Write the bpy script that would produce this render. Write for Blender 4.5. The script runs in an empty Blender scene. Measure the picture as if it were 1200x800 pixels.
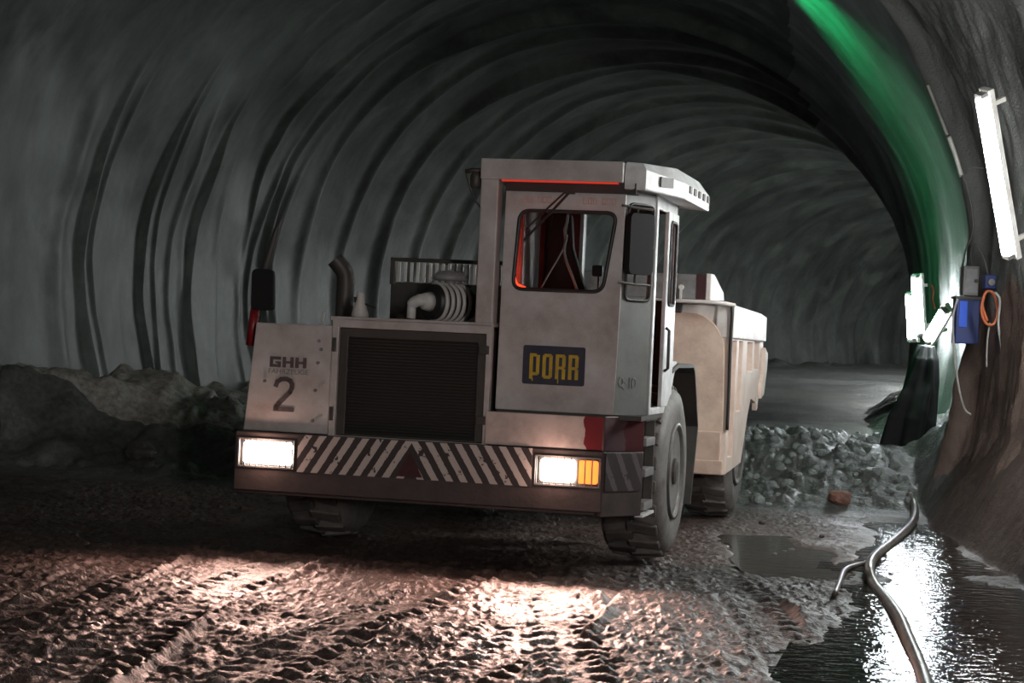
import bpy, bmesh, math, random
import numpy as np
from mathutils import Vector, Matrix, geometry
random.seed(7)
COL = bpy.context.scene.collection
PI = math.pi

# ------------------------------------------------------------------ basics
def link(o, parent=None):
    COL.objects.link(o)
    if parent is not None:
        o.parent = parent
    return o

def tag(o, label=None, cat=None, group=None, kind=None):
    if label: o['label'] = label
    if cat: o['category'] = cat
    if group: o['group'] = group
    if kind: o['kind'] = kind
    return o

def thing(name, label, cat, loc=(0, 0, 0), rz=0, group=None):
    o = bpy.data.objects.new(name, None)
    o.empty_display_size = 0.2
    o.location = loc
    o.rotation_euler = (0, 0, rz)
    link(o)
    return tag(o, label, cat, group)

def part(name, bm, mat, parent=None, smooth=False, bevel=0.0, label=None, recalc=True):
    if recalc:
        bmesh.ops.recalc_face_normals(bm, faces=bm.faces)
    me = bpy.data.meshes.new(name)
    bm.to_mesh(me)
    bm.free()
    me.materials.append(mat)
    if smooth:
        for p in me.polygons: p.use_smooth = True
    o = bpy.data.objects.new(name, me)
    link(o, parent)
    if bevel > 0:
        m = o.modifiers.new('bevel', 'BEVEL')
        m.width = bevel; m.segments = 2; m.limit_method = 'ANGLE'; m.angle_limit = 0.7
    if label: o['label'] = label
    return o

def BM(): return bmesh.new()

def box(bm, x0, x1, y0, y1, z0, z1, M=None):
    vs = [bm.verts.new(Vector(p) if M is None else M @ Vector(p)) for p in
          ((x0,y0,z0),(x1,y0,z0),(x1,y1,z0),(x0,y1,z0),(x0,y0,z1),(x1,y0,z1),(x1,y1,z1),(x0,y1,z1))]
    for f in ((0,3,2,1),(4,5,6,7),(0,1,5,4),(1,2,6,5),(2,3,7,6),(3,0,4,7)):
        bm.faces.new([vs[i] for i in f])
    return bm

def plate(bm, outer, holes, o, ux, uy, thick):
    """flat plate given by a 2D outline and holes, laid in the plane (o, ux, uy), thickness along ux x uy"""
    o, ux, uy = Vector(o), Vector(ux).normalized(), Vector(uy).normalized()
    n = ux.cross(uy).normalized() * thick
    loops = [outer] + list(holes)
    flat = [Vector((p[0], p[1], 0)) for l in loops for p in l]
    tris = geometry.tessellate_polygon([[Vector((p[0], p[1], 0)) for p in l] for l in loops])
    A = [bm.verts.new(o + ux * p.x + uy * p.y) for p in flat]
    B = [bm.verts.new(o + ux * p.x + uy * p.y + n) for p in flat]
    for t in tris:
        try:
            bm.faces.new([A[i] for i in t]); bm.faces.new([B[i] for i in reversed(t)])
        except ValueError:
            pass
    k = 0
    for l in loops:
        m = len(l)
        for i in range(m):
            a, b = k + i, k + (i + 1) % m
            bm.faces.new([A[a], A[b], B[b], B[a]])
        k += m
    return bm

def rrect(pts, r, n=5):
    """round the corners of a convex 2D polygon"""
    out = []
    m = len(pts)
    for i in range(m):
        p = Vector(pts[i]); a = Vector(pts[i - 1]); b = Vector(pts[(i + 1) % m])
        da = (a - p).normalized(); db = (b - p).normalized()
        p0 = p + da * r; p1 = p + db * r
        for k in range(n + 1):
            t = k / n
            q = p0 * (1 - t) ** 2 + p * 2 * t * (1 - t) + p1 * t * t
            out.append((q.x, q.y))
    return out

def rect(x0, x1, y0, y1): return [(x0, y0), (x1, y0), (x1, y1), (x0, y1)]

def tube(bm, pts, r, n=10, closed=False, cap=True):
    pts = [Vector(p) for p in pts]
    m = len(pts)
    rad = r if isinstance(r, (list, tuple)) else [r] * m
    rings = []
    up = None
    for i, p in enumerate(pts):
        if closed:
            d = pts[(i + 1) % m] - pts[i - 1]
        else:
            d = (pts[min(i + 1, m - 1)] - pts[max(i - 1, 0)])
        d.normalize()
        if up is None:
            up = Vector((0, 0, 1)) if abs(d.z) < 0.9 else Vector((1, 0, 0))
        a = d.cross(up)
        if a.length < 1e-4: a = d.cross(Vector((0, 1, 0)))
        a.normalize(); b = a.cross(d).normalized(); up = b
        rings.append([bm.verts.new(p + (a * math.cos(2*PI*k/n) + b * math.sin(2*PI*k/n)) * rad[i]) for k in range(n)])
    cnt = m if closed else m - 1
    for i in range(cnt):
        A, B = rings[i], rings[(i + 1) % m]
        for k in range(n):
            bm.faces.new([A[k], A[(k + 1) % n], B[(k + 1) % n], B[k]])
    if cap and not closed:
        bm.faces.new(rings[0][::-1]); bm.faces.new(rings[-1])
    return bm

def spline(pts, n=8):
    """Catmull-Rom through pts"""
    P = [Vector(p) for p in pts]
    P = [P[0] * 2 - P[1]] + P + [P[-1] * 2 - P[-2]]
    out = []
    for i in range(1, len(P) - 2):
        for k in range(n):
            t = k / n
            a, b, c, d = P[i-1], P[i], P[i+1], P[i+2]
            out.append(0.5 * ((2*b) + (c-a)*t + (2*a-5*b+4*c-d)*t*t + (3*b-a-3*c+d)*t**3))
    out.append(P[-2])
    return out

def lathe(bm, prof, c, axis='x', n=40):
    """prof: list of (along, radius)"""
    rings = []
    for a, r in prof:
        ring = []
        for k in range(n):
            t = 2 * PI * k / n
            u, v = r * math.cos(t), r * math.sin(t)
            p = {'x': (a, u, v), 'y': (u, a, v), 'z': (u, v, a)}[axis]
            ring.append(bm.verts.new(Vector(c) + Vector(p)))
        rings.append(ring)
    for A, B in zip(rings, rings[1:]):
        for k in range(n):
            bm.faces.new([A[k], A[(k + 1) % n], B[(k + 1) % n], B[k]])
    bm.faces.new(rings[0][::-1]); bm.faces.new(rings[-1])
    return bm

def strokes(bm, lines, w, o, ux, uy, thick=0.004, closed=False):
    """writing: every 2D polyline becomes a thin flat ribbon of width w"""
    o, ux, uy = Vector(o), Vector(ux), Vector(uy)
    for l in lines:
        L = [Vector(p) for p in l]
        for a, b in zip(L, L[1:]):
            d = (b - a).normalized() * (w * 0.32)
            a2, b2 = a - d, b + d
            nrm = Vector((-d.y, d.x)).normalized() * w / 2
            plate(bm, [tuple(a2 + nrm), tuple(a2 - nrm), tuple(b2 - nrm), tuple(b2 + nrm)], [], o, ux, uy, thick)
    return bm

# ------------------------------------------------------------------ noise
def _h(ix, iy, iz):
    n = (ix.astype(np.int64) * 374761393 + iy.astype(np.int64) * 668265263 + iz.astype(np.int64) * 2147483647) & 0xffffffff
    n = ((n ^ (n >> 13)) * 1274126177) & 0xffffffff
    n = ((n ^ (n >> 16)) * 2246822519) & 0xffffffff
    n = n ^ (n >> 15)
    return (n & 0xffff) / 32767.5 - 1.0

def vn(x, y, z=0.0):
    x = np.asarray(x, float); y = np.asarray(y, float); z = np.asarray(z, float)
    x, y, z = np.broadcast_arrays(x, y, z)
    xi, yi, zi = np.floor(x), np.floor(y), np.floor(z)
    fx, fy, fz = x - xi, y - yi, z - zi
    s = lambda t: t * t * t * (t * (t * 6 - 15) + 10)
    fx, fy, fz = s(fx), s(fy), s(fz)
    r = 0
    for dx in (0, 1):
        for dy in (0, 1):
            for dz in (0, 1):
                w = (fx if dx else 1 - fx) * (fy if dy else 1 - fy) * (fz if dz else 1 - fz)
                r = r + w * _h(xi + dx, yi + dy, zi + dz)
    return r

def fbm(x, y, z=0.0, o=3):
    r = 0; a = 1.0; t = 0
    for i in range(o):
        r = r + a * vn(x * 2**i + 17.3 * i, y * 2**i - 9.1 * i, np.asarray(z) * 2**i + 3.7 * i); t += a; a *= 0.5
    return r / t

def sst(a, b, x):
    t = np.clip((x - a) / (b - a), 0, 1)
    return t * t * (3 - 2 * t)

def grid_mesh(name, P, mat, parent=None, mats=None, midx=None):
    R, Cn = P.shape[:2]
    me = bpy.data.meshes.new(name)
    me.vertices.add(R * Cn)
    me.vertices.foreach_set('co', P.reshape(-1).astype(np.float32))
    i = np.arange(R * Cn).reshape(R, Cn)
    q = np.stack([i[:-1, :-1], i[:-1, 1:], i[1:, 1:], i[1:, :-1]], -1).reshape(-1, 4)
    me.loops.add(q.size); me.polygons.add(len(q))
    me.loops.foreach_set('vertex_index', q.reshape(-1).astype(np.int32))
    me.polygons.foreach_set('loop_start', (np.arange(len(q)) * 4).astype(np.int32))
    me.polygons.foreach_set('use_smooth', np.ones(len(q), bool))
    me.update(calc_edges=True)
    me.validate()
    for m in ([mat] if mats is None else mats): me.materials.append(m)
    o = bpy.data.objects.new(name, me)
    return link(o, parent)

# ------------------------------------------------------------------ materials
def new_mat(name):
    m = bpy.data.materials.new(name); m.use_nodes = True
    nt = m.node_tree; b = nt.nodes['Principled BSDF']
    return m, nt, b

def ramp(nt, fac, stops):
    r = nt.nodes.new('ShaderNodeValToRGB')
    el = r.color_ramp.elements
    while len(el) > 1: el.remove(el[-1])
    el[0].position = stops[0][0]; el[0].color = (*stops[0][1], 1)
    for p, c in stops[1:]:
        e = el.new(p); e.color = (*c, 1)
    nt.links.new(fac, r.inputs[0])
    return r.outputs[0]

def noise(nt, scale, detail=4, vec=None, rough=0.55, dist=0.0):
    n = nt.nodes.new('ShaderNodeTexNoise')
    n.inputs['Scale'].default_value = scale; n.inputs['Detail'].default_value = detail
    n.inputs['Roughness'].default_value = rough; n.inputs['Distortion'].default_value = dist
    if vec is None:
        tc = nt.nodes.new('ShaderNodeTexCoord'); vec = tc.outputs['Object']
    nt.links.new(vec, n.inputs['Vector'])
    return n.outputs['Fac']

def objcoord(nt, scale=(1, 1, 1)):
    tc = nt.nodes.new('ShaderNodeTexCoord'); mp = nt.nodes.new('ShaderNodeMapping')
    mp.inputs['Scale'].default_value = scale
    nt.links.new(tc.outputs['Object'], mp.inputs['Vector'])
    return mp.outputs[0]

def math_(nt, op, a, b=None, c=None):
    m = nt.nodes.new('ShaderNodeMath'); m.operation = op
    for i, v in enumerate((a, b, c)):
        if v is None: continue
        if isinstance(v, (int, float)): m.inputs[i].default_value = v
        else: nt.links.new(v, m.inputs[i])
    return m.outputs[0]

def bump(nt, b, h, strength, dist):
    n = nt.nodes.new('ShaderNodeBump'); n.inputs['Strength'].default_value = strength
    n.inputs['Distance'].default_value = dist
    nt.links.new(h, n.inputs['Height']); nt.links.new(n.outputs[0], b.inputs['Normal'])

def mixc(nt, fac, a, b):
    m = nt.nodes.new('ShaderNodeMix'); m.data_type = 'RGBA'
    if isinstance(fac, (int, float)): m.inputs[0].default_value = fac
    else: nt.links.new(fac, m.inputs[0])
    for i, v in ((6, a), (7, b)):
        if isinstance(v, tuple): m.inputs[i].default_value = (*v, 1)
        else: nt.links.new(v, m.inputs[i])
    return m.outputs[2]

def surf(name, c, rough=0.5, metal=0.0, dirt=None, dirt_amt=0.5, dscale=4.0, bmp=0.0, bscale=30.0, stretch=(1, 1, 1), spec=0.5):
    m, nt, b = new_mat(name)
    b.inputs['Roughness'].default_value = rough; b.inputs['Metallic'].default_value = metal
    b.inputs['Specular IOR Level'].default_value = spec
    if dirt is None: dirt = tuple(x * 0.55 for x in c)
    v = objcoord(nt, stretch)
    n = noise(nt, dscale, 8, v, 0.65)
    lo = 0.62 - dirt_amt * 0.3
    col = ramp(nt, n, [(lo - 0.16, c), (lo + 0.22, dirt)])
    nt.links.new(col, b.inputs['Base Color'])
    if bmp > 0: bump(nt, b, noise(nt, bscale, 5, v), bmp, 0.01)
    return m

def emit(name, c, s):
    m, nt, b = new_mat(name)
    b.inputs['Base Color'].default_value = (*c, 1)
    b.inputs['Emission Color'].default_value = (*c, 1); b.inputs['Emission Strength'].default_value = s
    return m

M = {}
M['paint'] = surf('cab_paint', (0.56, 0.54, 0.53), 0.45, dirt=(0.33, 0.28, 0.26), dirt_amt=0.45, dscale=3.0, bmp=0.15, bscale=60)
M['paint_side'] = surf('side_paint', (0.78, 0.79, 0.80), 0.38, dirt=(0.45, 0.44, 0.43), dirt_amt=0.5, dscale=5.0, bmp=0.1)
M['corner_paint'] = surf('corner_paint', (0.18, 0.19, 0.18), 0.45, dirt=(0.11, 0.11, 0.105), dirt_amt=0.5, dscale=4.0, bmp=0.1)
M['bumper'] = surf('bumper_paint', (0.085, 0.060, 0.058), 0.5, dirt=(0.04, 0.032, 0.03), dirt_amt=0.7, dscale=4.0, bmp=0.25)
M['recess'] = surf('recess_shaded_paint', (0.46, 0.23, 0.15), 0.6, dirt=(0.32, 0.17, 0.12))  # orange paint with shade mixed in to deepen the shallow recesses
M['skip'] = surf('skip_paint', (0.78, 0.60, 0.48), 0.55, dirt=(0.48, 0.32, 0.25), dirt_amt=0.45, dscale=3.5, bmp=0.2)
M['skip_pale'] = surf('skip_pale_paint', (0.78, 0.74, 0.71), 0.5, dirt=(0.55, 0.45, 0.40), dirt_amt=0.4, dscale=4)
M['dark'] = surf('dark_steel', (0.035, 0.033, 0.032), 0.5, dirt=(0.07, 0.06, 0.05), bmp=0.2)
M['matt'] = surf('matt_black', (0.012, 0.012, 0.013), 0.75, dirt=(0.016, 0.016, 0.016), spec=0.2)
M['black'] = surf('black_plastic', (0.012, 0.012, 0.013), 0.45, dirt=(0.03, 0.028, 0.026))
M['rubber'] = surf('tyre_rubber', (0.045, 0.042, 0.04), 0.65, dirt=(0.12, 0.10, 0.09), dirt_amt=0.6, dscale=6, bmp=0.4, bscale=40)
M['tyre_side'] = surf('tyre_wall_mud', (0.20, 0.19, 0.18), 0.6, dirt=(0.10, 0.09, 0.085), dirt_amt=0.5, dscale=7, bmp=0.5, bscale=30)
M['steel'] = surf('grey_steel', (0.33, 0.33, 0.33), 0.4, 0.3, dirt=(0.14, 0.12, 0.11), bmp=0.15)
M['rim'] = surf('rim_steel', (0.15, 0.145, 0.14), 0.5, 0.2, dirt=(0.07, 0.06, 0.055), dscale=8, bmp=0.3)
M['red'] = surf('red_paint', (0.32, 0.012, 0.018), 0.4, dirt=(0.12, 0.01, 0.012))
M['dark_red'] = surf('dark_red_paint', (0.06, 0.008, 0.010), 0.5, dirt=(0.03, 0.01, 0.01))
M['white'] = surf('white_plastic', (0.75, 0.74, 0.72), 0.4, dirt=(0.45, 0.42, 0.38))
M['filter'] = surf('filter_grey', (0.42, 0.42, 0.44), 0.4, dirt=(0.2, 0.19, 0.19))
M['ink'] = surf('dark_lettering', (0.06, 0.045, 0.045), 0.6, dirt=(0.13, 0.1, 0.1), dscale=14)
M['ink_faint'] = surf('faint_lettering', (0.14, 0.14, 0.14), 0.6, dirt=(0.25, 0.25, 0.24), dscale=20)
M['ink_red'] = surf('faded_red_lettering', (0.44, 0.25, 0.23), 0.6, dirt=(0.54, 0.45, 0.42), dscale=20)
M['navy'] = surf('navy_board', (0.018, 0.022, 0.05), 0.45, dirt=(0.05, 0.045, 0.05), dscale=6)
M['yellow'] = surf('yellow_lettering', (0.62, 0.42, 0.02), 0.5, dirt=(0.38, 0.25, 0.03), dscale=10)
M['jacket'] = surf('dark_cloth', (0.025, 0.024, 0.026), 0.9, dirt=(0.05, 0.05, 0.05))
M['orange_in'] = surf('orange_trim', (0.45, 0.045, 0.03), 0.95, dirt=(0.3, 0.03, 0.02), spec=0.0)
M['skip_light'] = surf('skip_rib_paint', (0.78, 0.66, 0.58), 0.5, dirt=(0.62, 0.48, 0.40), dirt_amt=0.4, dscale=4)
M['copper'] = surf('reddish_stone', (0.35, 0.16, 0.11), 0.7, dirt=(0.18, 0.1, 0.08), bmp=0.5)
M['stone'] = surf('dark_stone', (0.10, 0.09, 0.085), 0.6, dirt=(0.05, 0.045, 0.04), bmp=0.5)
M['rubble'] = surf('rubble_grey', (0.26, 0.29, 0.28), 0.6, dirt=(0.14, 0.16, 0.155), dscale=2.0, bmp=0.6, bscale=15)
M['hose'] = surf('muddy_hose', (0.26, 0.24, 0.22), 0.3, dirt=(0.09, 0.07, 0.06), dirt_amt=0.7, dscale=5, bmp=0.3)
M['cable_white'] = surf('pale_cable', (0.5, 0.49, 0.46), 0.5)
M['cable_orange'] = surf('orange_cable', (0.75, 0.2, 0.08), 0.5)
M['cable_dark'] = surf('dark_cable', (0.10, 0.10, 0.10), 0.5)
M['blue'] = surf('blue_plastic', (0.015, 0.05, 0.24), 0.4, dirt=(0.03, 0.03, 0.10))
M['tube_on'] = emit('lit_tube', (0.97, 1.0, 0.98), 120)
M['tube_side'] = emit('lit_side_tube', (0.97, 1.0, 0.98), 250)
M['tube_hidden'] = emit('lit_hidden_tube', (0.93, 1.0, 0.99), 620)
M['tube_fill'] = emit('fill_tube_warm', (1.0, 0.94, 0.91), 1400)
M['tube_far'] = emit('lit_tube_far', (0.88, 0.97, 1.0), 150)
M['lens_on'] = emit('lit_headlight', (1.0, 0.84, 0.74), 30)
M['amber'] = emit('lit_indicator', (1.0, 0.20, 0.03), 2.2)
M['red_on'] = emit('lit_marker', (1.0, 0.06, 0.03), 0.32)
M['cab_on'] = emit('lit_cab_lamp', (1.0, 0.09, 0.03), 0.9)
M['blue_on'] = emit('lit_blue_panel', (0.02, 0.10, 0.65), 0.16)
M['rear_reflector'] = surf('mirror_back', (0.02, 0.02, 0.022), 0.3)

m, nt, b = new_mat('cab_glass')
b.inputs['Base Color'].default_value = (0.9, 0.93, 0.93, 1); b.inputs['Roughness'].default_value = 0.02
b.inputs['Transmission Weight'].default_value = 1.0; b.inputs['IOR'].default_value = 1.12
M['glass'] = m

# black / white warning stripes, mirrored about the middle
def stripe_mat(name, period, slope, duty, pale, centre, mirror=True, off=0.0):
    m, nt, b = new_mat(name)
    tc = nt.nodes.new('ShaderNodeTexCoord'); sp = nt.nodes.new('ShaderNodeSeparateXYZ')
    nt.links.new(tc.outputs['Object'], sp.inputs[0])
    x = math_(nt, 'SUBTRACT', sp.outputs[0], centre)
    if mirror: x = math_(nt, 'ABSOLUTE', x)
    n1 = noise(nt, 35, 3)
    u = math_(nt, 'MULTIPLY_ADD', sp.outputs[2], slope, x)
    u = math_(nt, 'MULTIPLY_ADD', n1, 0.012, u)
    u = math_(nt, 'ADD', u, off + 50 * period)
    f = math_(nt, 'FRACT', math_(nt, 'DIVIDE', u, period))
    g = math_(nt, 'LESS_THAN', f, duty)
    wear = math_(nt, 'LESS_THAN', noise(nt, 11, 6, rough=0.7), 0.60)
    g = math_(nt, 'MULTIPLY', g, wear)
    col = mixc(nt, g, (0.035, 0.028, 0.028), pale)
    nt.links.new(col, b.inputs['Base Color']); b.inputs['Roughness'].default_value = 0.5
    return m
M['stripes'] = stripe_mat('warning_stripes', 0.108, 0.62, 0.50, (0.46, 0.41, 0.38), -0.03)
M['stripes2'] = stripe_mat('worn_corner_stripes', 0.085, 0.3, 0.35, (0.10, 0.085, 0.085), 0.0, False)

# skirt with irregular red patch
def patch_mat(name, base, red, edge, wob, axis=0):
    m, nt, b = new_mat(name)
    tc = nt.nodes.new('ShaderNodeTexCoord'); sp = nt.nodes.new('ShaderNodeSeparateXYZ')
    nt.links.new(tc.outputs['Object'], sp.inputs[0])
    n = noise(nt, 5, 4)
    v = math_(nt, 'MULTIPLY_ADD', n, wob, sp.outputs[axis])
    fac = ramp(nt, v, [(edge, (0, 0, 0)), (edge + 0.015, (1, 1, 1))]) if edge < 0.98 else math_(nt, 'GREATER_THAN', v, edge)
    dirt = noise(nt, 4, 7, rough=0.65)
    basec = ramp(nt, dirt, [(0.42, base), (0.75, tuple(c * 0.5 for c in base))])
    nt.links.new(mixc(nt, fac, basec, red), b.inputs['Base Color']); b.inputs['Roughness'].default_value = 0.42
    return m
M['skirt'] = patch_mat('skirt_paint', (0.52, 0.44, 0.41), (0.17, 0.008, 0.013), 1.28, 0.12)
M['skirt_corner'] = patch_mat('corner_skirt_paint', (0.075, 0.040, 0.046), (0.055, 0.005, 0.008), 1.54, 0.12)

# mesh screen of the radiator
m, nt, b = new_mat('radiator_screen')
w = nt.nodes.new('ShaderNodeTexWave'); w.wave_type = 'BANDS'; w.bands_direction = 'Z'
w.inputs['Scale'].default_value = 14; w.inputs['Distortion'].default_value = 0.6
nt.links.new(objcoord(nt), w.inputs['Vector'])
nt.links.new(ramp(nt, w.outputs['Fac'], [(0.2, (0.010, 0.009, 0.009)), (0.9, (0.022, 0.020, 0.018))]), b.inputs['Base Color'])
bump(nt, b, w.outputs['Fac'], 0.6, 0.01); b.inputs['Roughness'].default_value = 0.55
M['screen'] = m

# tunnel lining
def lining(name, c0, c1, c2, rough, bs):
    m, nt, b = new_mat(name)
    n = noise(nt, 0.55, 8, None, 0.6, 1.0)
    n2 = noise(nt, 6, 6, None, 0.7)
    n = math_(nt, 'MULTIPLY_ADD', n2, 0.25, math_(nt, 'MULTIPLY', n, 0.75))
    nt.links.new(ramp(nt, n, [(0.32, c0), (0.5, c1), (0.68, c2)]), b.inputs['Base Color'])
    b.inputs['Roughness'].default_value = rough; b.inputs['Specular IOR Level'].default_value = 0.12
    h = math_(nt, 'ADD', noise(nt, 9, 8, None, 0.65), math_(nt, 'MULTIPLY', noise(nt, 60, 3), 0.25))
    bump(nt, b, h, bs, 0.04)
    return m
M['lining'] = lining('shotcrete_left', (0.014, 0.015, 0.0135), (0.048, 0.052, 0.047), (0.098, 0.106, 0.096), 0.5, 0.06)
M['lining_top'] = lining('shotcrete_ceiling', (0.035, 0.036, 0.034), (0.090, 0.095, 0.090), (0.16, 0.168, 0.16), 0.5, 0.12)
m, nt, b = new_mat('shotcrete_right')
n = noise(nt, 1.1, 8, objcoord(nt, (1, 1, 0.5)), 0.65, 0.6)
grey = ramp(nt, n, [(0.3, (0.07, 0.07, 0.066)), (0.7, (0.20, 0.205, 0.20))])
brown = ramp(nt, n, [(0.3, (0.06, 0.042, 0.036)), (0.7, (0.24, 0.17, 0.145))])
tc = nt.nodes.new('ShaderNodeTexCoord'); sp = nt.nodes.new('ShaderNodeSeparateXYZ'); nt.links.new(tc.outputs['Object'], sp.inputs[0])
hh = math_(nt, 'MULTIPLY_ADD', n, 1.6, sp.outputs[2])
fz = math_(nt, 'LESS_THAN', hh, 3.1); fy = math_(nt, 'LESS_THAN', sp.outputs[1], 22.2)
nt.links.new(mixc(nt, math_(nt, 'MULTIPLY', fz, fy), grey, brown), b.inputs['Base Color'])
b.inputs['Roughness'].default_value = 0.5
bump(nt, b, math_(nt, 'ADD', noise(nt, 10, 8, None, 0.7), noise(nt, 45, 3)), 0.5, 0.03)
M['lining_right'] = m

# wet mud
m, nt, b = new_mat('wet_mud')
n = noise(nt, 1.3, 8, None, 0.6); n2 = noise(nt, 14, 5)
brown = ramp(nt, n2, [(0.3, (0.038, 0.026, 0.022)), (0.7, (0.115, 0.080, 0.069))])
grey = ramp(nt, n2, [(0.3, (0.06, 0.06, 0.056)), (0.7, (0.145, 0.145, 0.138))])
tc = nt.nodes.new('ShaderNodeTexCoord'); sp = nt.nodes.new('ShaderNodeSeparateXYZ'); nt.links.new(tc.outputs['Object'], sp.inputs[0])
far = math_(nt, 'GREATER_THAN', math_(nt, 'MULTIPLY_ADD', n, 2.0, sp.outputs[1]), 22.3)
lft = math_(nt, 'MULTIPLY', math_(nt, 'LESS_THAN', math_(nt, 'MULTIPLY_ADD', n, 1.0, sp.outputs[0]), -1.8), math_(nt, 'GREATER_THAN', sp.outputs[1], 23.2))
far = math_(nt, 'MAXIMUM', far, lft)
wet_shade = math_(nt, 'SUBTRACT', math_(nt, 'MULTIPLY_ADD', n, 2.0, sp.outputs[0]), 1.5)  # wet mud at near right, painted darker to offset the side lamp
wet_shade = math_(nt, 'MINIMUM', math_(nt, 'MAXIMUM', wet_shade, 0.0), 1.0)
wet_shade = math_(nt, 'MULTIPLY', wet_shade, math_(nt, 'LESS_THAN', math_(nt, 'MULTIPLY_ADD', n, 1.5, sp.outputs[1]), 16.4))
brown = mixc(nt, wet_shade, brown, (0.020, 0.016, 0.014))
pale = ramp(nt, n2, [(0.3, (0.17, 0.155, 0.14)), (0.7, (0.48, 0.445, 0.40))])  # grey muck heap on the left, painted paler to replace missing light
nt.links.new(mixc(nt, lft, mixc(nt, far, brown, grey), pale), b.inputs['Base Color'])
rr = nt.nodes.new('ShaderNodeMapRange'); nt.links.new(n, rr.inputs[0])
rr.inputs[1].default_value = 0.35; rr.inputs[2].default_value = 0.65; rr.inputs[3].default_value = 0.36; rr.inputs[4].default_value = 0.62
nt.links.new(rr.outputs[0], b.inputs['Roughness'])
bump(nt, b, math_(nt, 'ADD', noise(nt, 28, 4, None, 0.6), math_(nt, 'MULTIPLY', noise(nt, 90, 2), 0.4)), 0.8, 0.022)
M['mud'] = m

m, nt, b = new_mat('muddy_water')
b.inputs['Base Color'].default_value = (0.012, 0.010, 0.009, 1); b.inputs['Roughness'].default_value = 0.05
b.inputs['IOR'].default_value = 1.34
bump(nt, b, math_(nt, 'ADD', noise(nt, 7, 3, objcoord(nt, (1, 1.6, 1))), math_(nt, 'MULTIPLY', noise(nt, 40, 2), 0.15)), 0.75, 0.014)
M['water'] = m

# ------------------------------------------------------------------ tunnel geometry
S0, X0, SL, RC = 20.9, -0.44, 0.07, 262.0
def centre(y):
    y = np.asarray(y, float)
    u = y - S0
    up = np.clip(u, 0, None)
    return X0 + SL * u + up * up / RC, SL + 2 * up / RC
TR, TH = 5.5, 2.09

def tunnel_point(y, a):
    """a = 0 on the right, pi/2 at the crown, pi on the left"""
    xc, sl = centre(y)
    r = np.full(np.broadcast(y, a).shape, TR)
    warp = (0.45 - 0.32 * sst(31, 37, y)) * fbm(y * 0.35, a * (2.2 - 0.9 * sst(31, 37, y)), 1.0, 3) + 0.10 * np.sin(a * 3 + 0.6)
    per = 1.45
    yq = np.where(y < 35, y, 35 + (y - 35) * 0.58)
    ph = ((yq + warp) / per)
    k = np.floor(ph); f = ph - k
    amp = 0.07 + 0.09 * (0.5 + 0.5 * vn(k * 1.7, a * 1.2, 5.0))
    amp = amp * (0.10 + 0.45 * sst(27, 33, y) + 1.9 * sst(31, 37, y)) * (0.75 + 0.45 * vn(a * 1.6, k * 3.1, 2.0))
    r = r - amp * (np.exp(-((f - 0.5) / 0.10) ** 2) + 0.6 * np.sin(2 * PI * f) * 0.35)
    r = r - (0.10 - 0.05 * sst(31, 37, y)) * fbm(y * 0.5, a * 3.0, 9.0, 3) - 0.012 * fbm(y * 1.8, a * 7, 2.0, 2)
    # standing folds on the left wall
    left = sst(PI * 0.78, PI * 0.92, a)
    for s0, A, w, s in ((25.6, .17, .10, 1), (26.1, .10, .09, 2), (28.0, .17, .07, 3), (28.5, .10, .08, 4), (29.2, .08, .10, 5), (30.1, .20, .09, 6), (24.6, .10, .25, 7), (33.6, .13, .10, 8), (35.0, .12, .1, 9)):
        wob = 0.35 * fbm(a * 2.6, s * 5.1, 0.5, 2) + 0.16 * np.sin(a * 5 + s) - 0.8 * (PI - a) * 0.5
        r = r - 0.6 * A * left * np.exp(-((y - s0 - wob) / w) ** 2)
    # thicker, rougher ring before the bend on the right
    right = 1 - sst(PI * 0.45, PI * 0.6, a)
    near = 1 - sst(22.55, 22.75, y)
    r = r - right * near * (0.03 + 0.07 * fbm(y * 1.3, a * 6, 4.0, 4) + 0.035 * fbm(y * 6, a * 22, 8.0, 3))
    n2 = np.exp(-((y - 22.35 - 0.12 * np.sin(a * 4)) / 0.20) ** 2)
    r = r - right * n2 * 0.20
    # muddy drapery low on the near right wall
    low = (1 - sst(0.0, 0.35, a)) * near
    r = r - low * (0.12 * np.abs(fbm(y * 2.5, a * 1.2, 7.0, 3)) + 0.10)
    x = xc + r * np.cos(a) 
    yy = y - r * np.cos(a) * sl
    z = TH + r * np.sin(a)
    return np.stack(np.broadcast_arrays(x, yy, z), -1)

def ss(a, b, d): return list(np.arange(a, b, d))
YS = np.array(ss(-14, 14, 0.5) + ss(14, 18, 0.1) + ss(18, 34, 0.035) + ss(34, 60, 0.07) + ss(60, 130, 0.2))
def shell(name, a0, a1, n, mat):
    A = np.linspace(a0, a1, n)
    P = tunnel_point(YS[:, None], A[None, :])
    o = grid_mesh(name, P, mat)
    return tag(o, kind='structure')
shell('wall_right', -0.62, PI * 0.30, 150, M['lining_right'])
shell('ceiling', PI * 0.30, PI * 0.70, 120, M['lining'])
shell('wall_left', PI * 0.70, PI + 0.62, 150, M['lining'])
# closing wall behind the photographer and far down the tunnel
for nm, yy in (('wall_back', -14.0), ('wall_front', 129.5)):
    xc, _ = centre(yy)
    bm = BM(); box(bm, float(xc) - 7, float(xc) + 7, yy - 0.2 if yy < 0 else yy, yy if yy < 0 else yy + 0.2, -2, 9)
    tag(part(nm, bm, M['lining']), kind='structure')

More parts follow.
